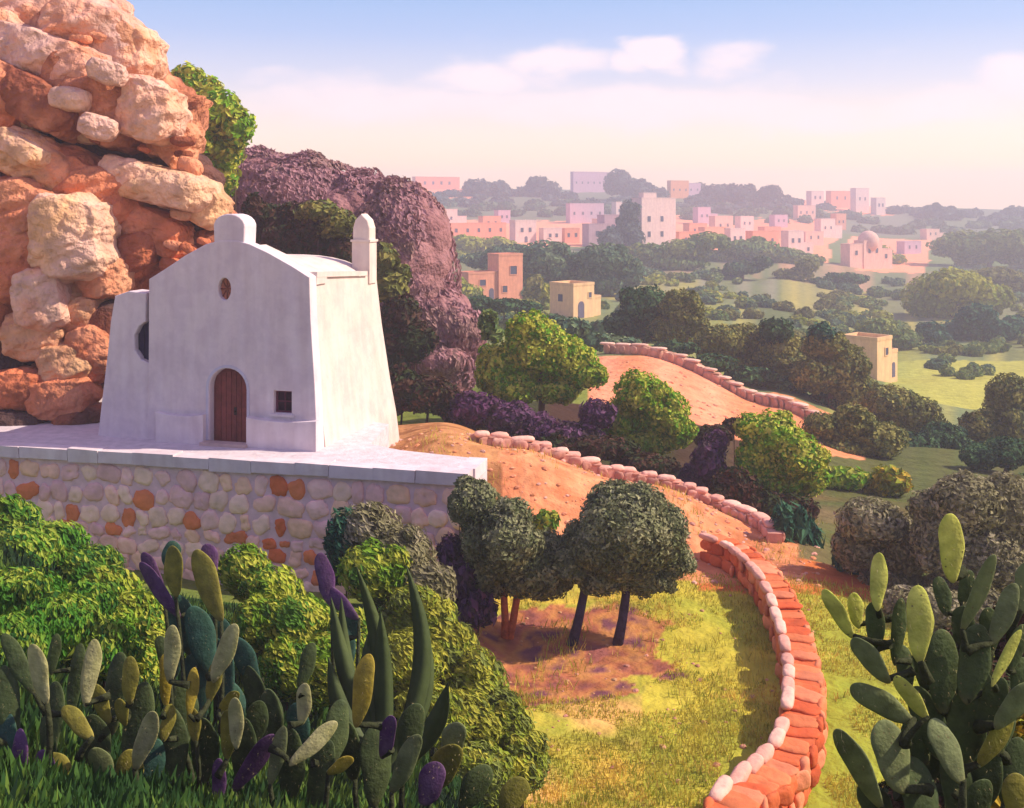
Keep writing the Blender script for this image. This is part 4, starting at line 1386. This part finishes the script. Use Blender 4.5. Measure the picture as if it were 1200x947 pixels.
# ------------------------------------------------------------------ prickly pears
PADC = {'lit': (lin(204, 200, 98), lin(180, 186, 78)), 'dark': (lin(62, 76, 44), lin(82, 94, 54)), 'grey': (lin(120, 128, 84), lin(104, 114, 70)),  # lit and dark tones put the pads' light and shade into colour
        'olive': (lin(142, 132, 54), lin(120, 118, 48)), 'gold': (lin(176, 152, 50), lin(156, 140, 56)), 'purple': (lin(84, 50, 92), lin(104, 76, 106)),  # purple is the tone of shaded pads, painted into the skin
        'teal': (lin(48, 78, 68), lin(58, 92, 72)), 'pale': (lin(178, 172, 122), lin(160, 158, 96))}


def pad_shape(mb, base, direction, L, Wd, yaw, kind, bend=0.0):
    V, T = ico(3)
    P = V.copy()
    t = (P[:, 2] + 1) / 2
    prof = 0.62 + 0.50 * t - 0.14 * t * t
    x = P[:, 0] * prof * Wd / 2
    y = P[:, 1] * Wd * .10 * (1.15 - .3 * t)
    z = t * L
    y = y + bend * L * t * t
    x = x + .03 * Wd * np.sin(t * 9 + base[0])
    n = vnoise(P * 2.2 + base[0] * 5) - .5
    x = x * (1 + .12 * n)
    pts = np.stack([x, y, z], 1)
    dz = np.asarray(direction, float)
    dz /= np.linalg.norm(dz)
    right = np.cross([0, 1.0, 0], dz)
    right = np.cross(dz, np.cross(right, dz))
    right /= np.linalg.norm(right)
    fwd = np.cross(dz, right)
    c, s = math.cos(yaw), math.sin(yaw)
    a1 = right * c + fwd * s
    a2 = -right * s + fwd * c
    pts = np.outer(pts[:, 0], a1) + np.outer(pts[:, 1], a2) + np.outer(pts[:, 2], dz) + base
    c1, c2 = PADC[kind]
    w = np.clip(fbm(V * 1.3 + base, 2) * 1.6 - .3, 0, 1)[:, None]
    col = c1 * (1 - w) + c2 * w
    # woody corky base of every pad
    k = np.clip(1 - t * 6, 0, 1)[:, None]
    col = col * (1 - .4 * k) + lin(120, 100, 70) * .4 * k
    mb.add(pts, tris=T, col=col)
    # spine clusters
    m = int(max(8, min(26, L * Wd * 90)))
    u = rng.uniform(-.8, .8, m)
    tt = rng.uniform(.12, .98, m)
    sp = []
    for i in range(m):
        w_ = (0.62 + .5 * tt[i] - .14 * tt[i] ** 2) * math.sqrt(max(0, 1 - (2 * tt[i] - 1) ** 2)) * Wd / 2
        q = base + a1 * (u[i] * w_) + dz * (tt[i] * L) + a2 * (bend * L * tt[i] ** 2) + a2 * (rng.choice([-1, 1]) * Wd * .11 * math.sqrt(1 - u[i] ** 2) * math.sqrt(max(0.05, 1 - (2 * tt[i] - 1) ** 2)))
        nn = np.sign(np.dot(q - base, a2) or 1) * a2
        for _ in range(2):
            e = q + (nn + rng.normal(0, .6, 3)) * .022
            o_ = a1 * .0016
            sp.append((q - o_, q + o_, e))
    A = np.array(sp).reshape(-1, 3)
    mb.add(A, tris=np.arange(len(A)).reshape(-1, 3), col=lin(170, 156, 108))


def cactus(label, d, pads, base_px, stem=True, group='prickly pears', stemw=.16):
    """pads: (px,py,len,wid,angle,kind[,ddepth]) centre of each pad; every pad is a part"""
    g = G(base_px, d)
    root = empty('prickly_pear', g, label, 'cactus', group)
    m = d / F
    tops = []
    for p in pads:
        px, py, L, w, ang, kind = p[:6]
        dd = d + (p[6] if len(p) > 6 else rng.uniform(-.35, .35))
        a = math.radians(ang)
        c = W(px, py, dd)
        L_, w_ = L * m, w * m
        lean = rng.uniform(-.25, .25)
        di = np.array([math.sin(a), lean, math.cos(a)])
        base = c - di / np.linalg.norm(di) * L_ / 2
        mb = MB()
        pad_shape(mb, base, di, L_ * 1.04, w_ * .94, rng.uniform(-.35, .35), kind, rng.uniform(-.08, .08))
        mb.build('pad', 'pad', root, smooth=True)
        tops.append((base, w_, L_))
    # woody stems that carry the pads
    gb = g.copy()
    gb[2] -= .2
    for base, w_, L_ in tops:
        # find the pad just below; otherwise go to the root
        tgt = None
        best = 1e9
        for b2, w2, L2 in tops:
            if b2[2] + .35 * L2 < base[2]:
                q = b2 + np.array([0, 0, .7 * L2])
                dist = np.linalg.norm(q - base)
                if dist < best:
                    best, tgt = dist, q
        if tgt is None or best > .34:
            cxm = base[0] + (gb[0] - base[0]) * .25
            tgt = np.array([cxm, base[1] + .12, float(gz(cxm, base[1] + .12)) - .1])
        r = min(.036, w_ * .14)
        e = base + np.array([0, 0, .03])
        st = MB()
        tube(st, trunk_pts(tgt, e, rng.uniform(-.04, .04), 5), [r * 1.4, r * 1.2, r, r * .9, r * .7], lin(58, 62, 42), 7)
        st.build('stem', 'bark', root)
    return root


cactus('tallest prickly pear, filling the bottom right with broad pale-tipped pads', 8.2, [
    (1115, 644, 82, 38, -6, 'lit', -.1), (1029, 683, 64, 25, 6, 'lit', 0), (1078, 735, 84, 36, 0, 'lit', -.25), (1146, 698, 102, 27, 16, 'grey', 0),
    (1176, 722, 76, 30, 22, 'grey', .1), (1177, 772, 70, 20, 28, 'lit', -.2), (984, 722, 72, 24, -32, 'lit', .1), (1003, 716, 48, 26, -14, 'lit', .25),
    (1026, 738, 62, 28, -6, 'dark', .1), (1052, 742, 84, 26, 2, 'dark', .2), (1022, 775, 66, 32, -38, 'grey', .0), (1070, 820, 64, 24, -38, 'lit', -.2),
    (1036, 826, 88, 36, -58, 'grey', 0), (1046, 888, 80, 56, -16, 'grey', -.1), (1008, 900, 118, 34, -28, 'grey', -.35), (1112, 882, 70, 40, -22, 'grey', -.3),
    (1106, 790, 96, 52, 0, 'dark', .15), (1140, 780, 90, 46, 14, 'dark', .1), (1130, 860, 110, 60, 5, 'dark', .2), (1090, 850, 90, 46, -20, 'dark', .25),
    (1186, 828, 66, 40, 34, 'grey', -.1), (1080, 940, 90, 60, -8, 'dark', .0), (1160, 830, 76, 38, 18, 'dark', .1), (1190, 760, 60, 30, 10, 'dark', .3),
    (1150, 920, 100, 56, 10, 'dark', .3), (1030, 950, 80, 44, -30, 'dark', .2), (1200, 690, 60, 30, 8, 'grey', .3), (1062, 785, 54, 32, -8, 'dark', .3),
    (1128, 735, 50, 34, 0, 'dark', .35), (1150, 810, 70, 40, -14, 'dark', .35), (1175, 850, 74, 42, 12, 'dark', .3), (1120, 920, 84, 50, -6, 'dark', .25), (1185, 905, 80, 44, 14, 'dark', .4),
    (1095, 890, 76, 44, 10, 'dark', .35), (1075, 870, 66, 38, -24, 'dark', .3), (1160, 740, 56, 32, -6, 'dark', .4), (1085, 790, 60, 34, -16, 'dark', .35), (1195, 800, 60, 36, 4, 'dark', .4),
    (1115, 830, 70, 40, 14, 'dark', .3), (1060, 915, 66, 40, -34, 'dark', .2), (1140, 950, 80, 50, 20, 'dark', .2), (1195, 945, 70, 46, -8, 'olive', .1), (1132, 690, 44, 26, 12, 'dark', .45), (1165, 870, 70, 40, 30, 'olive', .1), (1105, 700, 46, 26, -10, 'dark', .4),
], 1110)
cactus('prickly pear in the bottom left corner with pale pads above shade-violet ones', 11.5, [
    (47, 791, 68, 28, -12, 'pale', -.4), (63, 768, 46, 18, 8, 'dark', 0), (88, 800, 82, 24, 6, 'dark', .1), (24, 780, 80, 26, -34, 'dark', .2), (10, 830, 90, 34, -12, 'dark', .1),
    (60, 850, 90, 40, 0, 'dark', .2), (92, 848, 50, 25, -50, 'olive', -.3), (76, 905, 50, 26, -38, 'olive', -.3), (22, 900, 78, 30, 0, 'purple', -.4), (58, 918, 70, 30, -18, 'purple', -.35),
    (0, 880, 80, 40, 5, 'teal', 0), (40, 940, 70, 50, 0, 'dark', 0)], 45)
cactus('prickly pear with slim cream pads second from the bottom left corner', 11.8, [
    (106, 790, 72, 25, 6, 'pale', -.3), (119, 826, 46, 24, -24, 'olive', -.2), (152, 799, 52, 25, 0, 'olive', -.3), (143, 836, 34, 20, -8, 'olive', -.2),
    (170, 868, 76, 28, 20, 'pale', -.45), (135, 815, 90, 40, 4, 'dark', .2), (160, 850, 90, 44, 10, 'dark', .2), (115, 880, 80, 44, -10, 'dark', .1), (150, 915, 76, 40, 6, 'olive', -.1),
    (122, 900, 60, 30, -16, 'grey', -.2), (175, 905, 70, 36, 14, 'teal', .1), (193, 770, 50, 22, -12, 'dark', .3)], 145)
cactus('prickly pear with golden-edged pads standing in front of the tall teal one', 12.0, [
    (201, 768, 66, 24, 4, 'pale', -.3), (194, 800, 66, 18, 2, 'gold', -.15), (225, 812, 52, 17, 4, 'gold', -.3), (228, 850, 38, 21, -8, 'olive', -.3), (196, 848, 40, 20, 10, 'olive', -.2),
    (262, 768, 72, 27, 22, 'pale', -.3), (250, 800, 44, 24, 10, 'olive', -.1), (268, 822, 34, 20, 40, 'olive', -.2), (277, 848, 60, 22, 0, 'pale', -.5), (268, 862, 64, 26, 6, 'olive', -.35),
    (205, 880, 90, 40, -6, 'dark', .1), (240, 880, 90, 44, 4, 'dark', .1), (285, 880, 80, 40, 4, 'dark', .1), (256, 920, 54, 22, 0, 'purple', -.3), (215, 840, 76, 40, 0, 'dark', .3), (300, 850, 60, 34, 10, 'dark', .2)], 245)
cactus('prickly pear with shade-violet pads in the bottom centre', 12.2, [
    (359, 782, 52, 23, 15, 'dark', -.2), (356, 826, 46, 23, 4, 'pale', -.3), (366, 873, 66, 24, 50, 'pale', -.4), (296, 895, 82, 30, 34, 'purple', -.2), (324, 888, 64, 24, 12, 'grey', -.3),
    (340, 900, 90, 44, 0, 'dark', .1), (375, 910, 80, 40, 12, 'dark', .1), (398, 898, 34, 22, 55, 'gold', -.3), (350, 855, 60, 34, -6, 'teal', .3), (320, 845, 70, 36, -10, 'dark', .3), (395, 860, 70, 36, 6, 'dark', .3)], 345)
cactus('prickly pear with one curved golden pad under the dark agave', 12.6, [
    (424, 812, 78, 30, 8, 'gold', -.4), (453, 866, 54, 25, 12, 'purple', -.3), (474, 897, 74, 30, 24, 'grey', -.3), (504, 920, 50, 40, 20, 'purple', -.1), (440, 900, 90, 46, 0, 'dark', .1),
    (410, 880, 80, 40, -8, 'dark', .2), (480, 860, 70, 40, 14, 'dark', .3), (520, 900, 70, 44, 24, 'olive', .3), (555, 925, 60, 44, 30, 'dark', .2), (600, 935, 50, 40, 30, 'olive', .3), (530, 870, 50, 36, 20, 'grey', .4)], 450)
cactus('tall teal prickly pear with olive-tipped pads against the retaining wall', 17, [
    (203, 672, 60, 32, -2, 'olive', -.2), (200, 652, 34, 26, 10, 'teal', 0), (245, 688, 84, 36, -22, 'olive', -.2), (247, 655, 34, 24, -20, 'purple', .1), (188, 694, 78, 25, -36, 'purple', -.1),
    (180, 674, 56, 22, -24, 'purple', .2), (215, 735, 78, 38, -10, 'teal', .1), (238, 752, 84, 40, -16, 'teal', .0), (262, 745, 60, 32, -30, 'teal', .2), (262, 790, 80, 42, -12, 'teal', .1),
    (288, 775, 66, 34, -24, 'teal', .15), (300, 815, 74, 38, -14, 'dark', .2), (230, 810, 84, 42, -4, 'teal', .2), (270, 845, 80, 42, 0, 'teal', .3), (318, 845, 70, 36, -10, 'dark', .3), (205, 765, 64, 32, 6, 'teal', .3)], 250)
cactus('shade-violet prickly pear pad cluster leaning on the yellow-green shrub', 19.5, [
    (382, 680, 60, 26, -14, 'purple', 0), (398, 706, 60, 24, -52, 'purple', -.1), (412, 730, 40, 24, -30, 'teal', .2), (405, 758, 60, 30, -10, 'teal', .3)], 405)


# ------------------------------------------------------------------ agaves
def agave(label, d, blades, base, name='agave', group=None):
    g = W(base[0], base[1], d)
    gg = G(base[0], d)
    root = empty(name, gg, label, 'agave', group)
    for (tx, ty, w, bend, kind) in blades:
        mb = MB()
        dd = d + rng.uniform(-.5, .5)
        tip = W(tx, ty, dd)
        b = np.array([g[0], g[1], min(g[2], gg[2] + .5)]) + np.array([(tip[0] - g[0]) * .12, (tip[1] - g[1]) * .1, 0])
        ax = tip - b
        L = np.linalg.norm(ax)
        side = np.cross(ax / L, [0, 1, 0])
        side /= np.linalg.norm(side)
        n = 16
        fw = np.cross(side, ax / L)
        wd = w * d / F
        V = []
        for i in range(n + 1):
            t = i / n
            prof = (0.55 + 1.2 * t - 1.75 * t ** 3) if t < .98 else .03
            prof = max(prof, .02) * wd
            c = b + ax * t + side * bend * L * math.sin(math.pi * t) + fw * .06 * L * math.sin(math.pi * t)
            for s_, dp in ((-.5, .16), (-.25, .02), (0, -.05), (.25, .02), (.5, .16), (0, .2)):
                V.append(c + side * prof * s_ + fw * prof * dp * -.8)
        Q = [(i * 6 + k, i * 6 + (k + 1) % 6, (i + 1) * 6 + (k + 1) % 6, (i + 1) * 6 + k) for i in range(n) for k in range(6)]
        V = np.array(V)
        c1, c2 = PADC[kind]
        wv = np.clip(fbm(V * 2, 2) * 1.5 - .25, 0, 1)[:, None]
        mb.add(V, quads=Q, col=c1 * (1 - wv) + c2 * wv)
        mb.build('blade', M['agave'], root, smooth=True)
    return root


M['agave'] = nodemat('agave_skin', .6, 3, .15, .2, 12, spec=.25)
agave('dark agave with pointed upright blades in front of the yellow-olive shrub', 16, [
    (388, 700, 22, .05, 'dark'), (418, 664, 22, -.05, 'dark'), (476, 662, 24, -.12, 'dark'), (503, 744, 20, -.1, 'dark'), (400, 700, 22, .08, 'dark'), (446, 716, 24, 0, 'dark'),
    (490, 700, 22, -.1, 'dark'), (525, 800, 26, -.1, 'dark'), (385, 770, 24, .1, 'dark'), (432, 740, 34, .03, 'dark')], (452, 860))



# ------------------------------------------------------------------ grass and undergrowth
def blades(name, N, sampler, hmin, hmax, pal, wfac=.12, mat='foliage'):
    px, d = sampler(N)
    x = (px - 600) / F * d
    z = gz(x, d)
    P = np.stack([x, d, z - .02], 1)
    n = len(P)
    h = rng.uniform(hmin, hmax, n)[:, None]
    a = rng.uniform(0, 2 * math.pi, n)
    lean = np.stack([np.cos(a), np.sin(a), 0 * a], 1) * rng.uniform(.1, .6, (n, 1))
    b = rng.uniform(0, 2 * math.pi, n)
    s = np.stack([np.cos(b), np.sin(b), 0 * b], 1) * h * wfac
    V = np.stack([P - s, P + s, P + lean * h * .5 + np.array([0, 0, .6]) * h + s * .6, P + lean * h + np.array([0, 0, 1.0]) * h], 1).reshape(-1, 3)
    C = np.repeat(pick(pal, n, P, .8), 4, 0)
    mb = MB()
    mb.add(V, quads=np.arange(4 * n).reshape(-1, 4), col=C)
    return tag(mb.build(name, mat), kind='stuff')


def samp_field(N):
    d = np.exp(rng.uniform(math.log(21), math.log(39), N))
    px = rng.uniform(540, 1650, N)
    # keep off the bare earth under the olives, patchy elsewhere
    P = np.stack([(px - 600) / F * d, d, 0 * d], 1)
    ok = (((px - 668) / 125) ** 2 + ((d - 33) / 3.3) ** 2 > 1) & (fbm(P * .5, 2) > .43)
    return px[ok], d[ok]


blades('grass', 170000, samp_field, .05, .15, 'straw', .14)


def samp_left(N):
    d = np.exp(rng.uniform(math.log(7), math.log(34), N))
    px = rng.uniform(-80, 680, N)
    P = np.stack([(px - 600) / F * d, d, 0 * d], 1)
    ok = px < np.interp(d, [7, 15, 20, 24, 28, 34], [680, 660, 640, 600, 540, 500]) + (fbm(P * .9, 3) - .5) * 110
    return px[ok], d[ok]


blades('undergrowth', 70000, samp_left, .1, .36, 'under', .2)


def samp_right(N):
    d = np.exp(rng.uniform(math.log(5), math.log(20), N))
    px = rng.uniform(900, 1300, N)
    return px, d


blades('weeds', 14000, samp_right, .12, .4, 'gold', .1)

def pebbles(name, N, box_, rmin, rmax, cols, avoid=None):
    mb = MB()
    V, T = ico(1)
    d = np.exp(rng.uniform(math.log(box_[2]), math.log(box_[3]), N))
    px = rng.uniform(box_[0], box_[1], N)
    x = (px - 600) / F * d
    z = gz(x, d)
    for i in range(N):
        r = rmin + (rmax - rmin) * rng.random() ** 4
        P = (V * (1 + rng.normal(0, .12, V.shape))) * np.array([1, .8, .55]) * r
        mb.add(P @ rotz(rng.uniform(0, 6.3)).T + np.array([x[i], d[i], z[i]]), tris=T, col=cols[rng.integers(len(cols))] * rng.uniform(.8, 1.1))
    tag(mb.build(name, 'stone'), kind='stuff')


pebbles('gravel', 1800, (430, 960, 38, 50), .02, .16, [OR1, OR3, PNK[0], PNK[2], lin(196, 130, 90)])
pebbles('loose_stones', 420, (560, 960, 23, 37), .015, .11, [lin(196, 150, 110), lin(180, 130, 96), PNK[1]])
pebbles('rubble', 500, (690, 1010, 76, 96), .05, .25, [lin(226, 150, 116), lin(206, 150, 120)])


def samp_earth(N):
    d = np.exp(rng.uniform(math.log(23), math.log(50), N))
    px = rng.uniform(430, 1000, N)
    P = np.stack([(px - 600) / F * d, d, 0 * d], 1)
    ok = (fbm(P * .6 + 30, 3) > .57)
    return px[ok], d[ok]


blades('dry_grass', 22000, samp_earth, .12, .34, 'straw', .05)

# ------------------------------------------------------------------ sky, sun, air, camera
SUN_EL, SUN_TH = 42.0, -1.0      # elevation; angle from +x towards the camera side
se, st_ = math.radians(SUN_EL), math.radians(SUN_TH)
sdir = Vector((math.cos(se) * math.cos(st_), -math.cos(se) * math.sin(st_), math.sin(se)))
ld = bpy.data.lights.new('sun', 'SUN')
ld.energy = 4.7
ld.angle = math.radians(.6)
ld.color = (1.0, .86, .70)
lo = bpy.data.objects.new('sun', ld)
lo.rotation_euler = sdir.to_track_quat('Z', 'Y').to_euler()
lo.location = (60, 10, 60)
COL.objects.link(lo)

wd = bpy.data.worlds.new('World')
SC.world = wd
wd.use_nodes = True
nt = wd.node_tree
N, L = nt.nodes, nt.links
N.clear()
wo = N.new('ShaderNodeOutputWorld')
bg = N.new('ShaderNodeBackground')
bg.inputs['Strength'].default_value = 0.15
sky = N.new('ShaderNodeTexSky')
sky.sky_type = 'NISHITA'
sky.sun_disc = False
sky.sun_elevation = se
sky.sun_rotation = math.atan2(sdir.x, sdir.y)
sky.air_density = 1.2
sky.dust_density = 1.5
sky.ozone_density = 2.5
tc = N.new('ShaderNodeTexCoord')
sep = N.new('ShaderNodeSeparateXYZ')
L.new(tc.outputs['Generated'], sep.inputs[0])
# warm band low over the horizon, violet added above to tint the fill light
rmp = N.new('ShaderNodeValToRGB')
els = rmp.color_ramp.elements
els[0].position = 0.0
els[0].color = (8.6, 5.7, 3.3, 1)
els[1].position = 1.0
els[1].color = (2.2, 1.7, 3.5, 1)
for p, c in ((.03, (8.4, 5.8, 3.7, 1)), (.06, (7.0, 5.3, 4.4, 1)), (.105, (4.4, 4.1, 5.0, 1)), (.15, (2.5, 3.1, 5.0, 1)), (.19, (1.7, 2.7, 4.8, 1)), (.25, (1.5, 2.2, 4.4, 1)), (.6, (2.2, 1.7, 3.5, 1))):
    e = els.new(p)
    e.color = c
L.new(sep.outputs['Z'], rmp.inputs[0])
mx = N.new('ShaderNodeMix')
mx.data_type = 'RGBA'
mx.inputs['Factor'].default_value = .8
L.new(sky.outputs[0], mx.inputs['A'])
L.new(rmp.outputs[0], mx.inputs['B'])
# clouds: rounded heaps and thin veils low in the sky, placed by direction
mp = N.new('ShaderNodeMapping')
mp.inputs['Scale'].default_value = (1, 1, 2.2)
L.new(tc.outputs['Generated'], mp.inputs['Vector'])
cn = N.new('ShaderNodeTexNoise')
cn.inputs['Scale'].default_value = 7.5
cn.inputs['Detail'].default_value = 7
cn.inputs['Roughness'].default_value = .55
L.new(mp.outputs[0], cn.inputs['Vector'])


def math_(op, a, b):
    n = N.new('ShaderNodeMath')
    n.operation = op
    for k, v in enumerate((a, b)):
        if isinstance(v, (int, float)):
            n.inputs[k].default_value = v
        elif v is not None:
            L.new(v, n.inputs[k])
    return n.outputs[0]


wn = N.new('ShaderNodeTexNoise')
wn.inputs['Scale'].default_value = 9
wn.inputs['Detail'].default_value = 5
L.new(mp.outputs[0], wn.inputs['Vector'])
wc = N.new('ShaderNodeVectorMath')
wc.operation = 'SUBTRACT'
L.new(wn.outputs['Color'], wc.inputs[0])
wc.inputs[1].default_value = (.5, .5, .5)
ws = N.new('ShaderNodeVectorMath')
ws.operation = 'SCALE'
ws.inputs['Scale'].default_value = .06
L.new(wc.outputs[0], ws.inputs[0])
wa = N.new('ShaderNodeVectorMath')
wa.operation = 'ADD'
L.new(tc.outputs['Generated'], wa.inputs[0])
L.new(ws.outputs[0], wa.inputs[1])
acc = None
for (px, py, rx, ry, amt) in ((765, 60, 50, 32, .8), (735, 75, 40, 24, .6), (660, 78, 80, 30, .6), (860, 72, 60, 26, .45), (560, 92, 90, 26, .45), (420, 110, 110, 34, .45), (320, 95, 70, 24, .3),
                              (960, 105, 120, 26, .3), (1190, 100, 60, 26, .45), (1080, 60, 60, 16, .2), (700, 128, 360, 34, .5), (420, 125, 260, 34, .45), (1000, 128, 260, 34, .45), (-300, 80, 160, 40, .5), (1600, 90, 200, 50, .5), (780, 60, 30, 30, .2)):
    v = Vector(((px - 600) / F, 1.0, (HY - py) / F))
    v.normalize()
    sb = N.new('ShaderNodeVectorMath')
    sb.operation = 'SUBTRACT'
    L.new(wa.outputs[0], sb.inputs[0])
    sb.inputs[1].default_value = v
    ml = N.new('ShaderNodeVectorMath')
    ml.operation = 'MULTIPLY'
    L.new(sb.outputs[0], ml.inputs[0])
    ml.inputs[1].default_value = (F / rx, F / rx, F / ry)
    ln = N.new('ShaderNodeVectorMath')
    ln.operation = 'LENGTH'
    L.new(ml.outputs[0], ln.inputs[0])
    mr = N.new('ShaderNodeMapRange')
    mr.interpolation_type = 'SMOOTHSTEP'
    mr.inputs['From Min'].default_value = 1.35
    mr.inputs['From Max'].default_value = .2
    mr.inputs['To Max'].default_value = amt
    L.new(ln.outputs['Value'], mr.inputs['Value'])
    acc = mr.outputs['Result'] if acc is None else math_('MAXIMUM', acc, mr.outputs['Result'])
den = math_('ADD', acc, math_('MULTIPLY', cn.outputs['Fac'], .85))
cm = N.new('ShaderNodeMapRange')
cm.inputs['From Min'].default_value = .55
cm.inputs['From Max'].default_value = 1.0
cm.inputs['To Max'].default_value = .85
cm.interpolation_type = 'SMOOTHSTEP'
L.new(den, cm.inputs['Value'])
mc = N.new('ShaderNodeMix')
mc.data_type = 'RGBA'
L.new(cm.outputs['Result'], mc.inputs['Factor'])
L.new(mx.outputs['Result'], mc.inputs['A'])
mc.inputs['B'].default_value = (6.0, 5.0, 5.2, 1)
L.new(mc.outputs['Result'], bg.inputs['Color'])
L.new(bg.outputs[0], wo.inputs['Surface'])

# air
HAZE = 1
if HAZE:
    mb = MB()
    fr0 = (np.zeros(3), np.array([1.0, 0, 0]), np.array([0, 1.0, 0]))
    box(mb, -1800, 2200, -40, 1290, -48, 52, fr0, (1, 1, 1))
    hm = bpy.data.materials.new('haze')
    hm.use_nodes = True
    hn = hm.node_tree
    hn.nodes.clear()
    ho = hn.nodes.new('ShaderNodeOutputMaterial')
    pv = hn.nodes.new('ShaderNodeVolumePrincipled')
    pv.inputs['Color'].default_value = (.86, .84, .98, 1)
    pv.inputs['Density'].default_value = .0009
    pv.inputs['Anisotropy'].default_value = .2
    hn.links.new(pv.outputs[0], ho.inputs['Volume'])
    h = mb.build('haze', hm)
    tag(h, kind='stuff')

cam = bpy.data.cameras.new('camera')
cam.sensor_fit = 'HORIZONTAL'
cam.sensor_width = 36
cam.lens = 36 * F / 1200
cam.shift_y = -(473.5 - HY) / 1200
cam.clip_start = .1
cam.clip_end = 6000
co = bpy.data.objects.new('camera', cam)
co.location = (0, 0, CZ)
co.rotation_euler = (math.radians(90), 0, 0)
COL.objects.link(co)
SC.camera = co
vs = SC.view_settings
vs.view_transform = 'Standard'
vs.look = 'None'
vs.exposure = 0.4
vs.gamma = 1
SC.render.engine = 'CYCLES'
SC.cycles.use_denoising = True
SC.cycles.max_bounces = 6
SC.cycles.diffuse_bounces = 3
SC.cycles.transmission_bounces = 3
SC.cycles.volume_bounces = 1
SC.cycles.use_adaptive_sampling = True
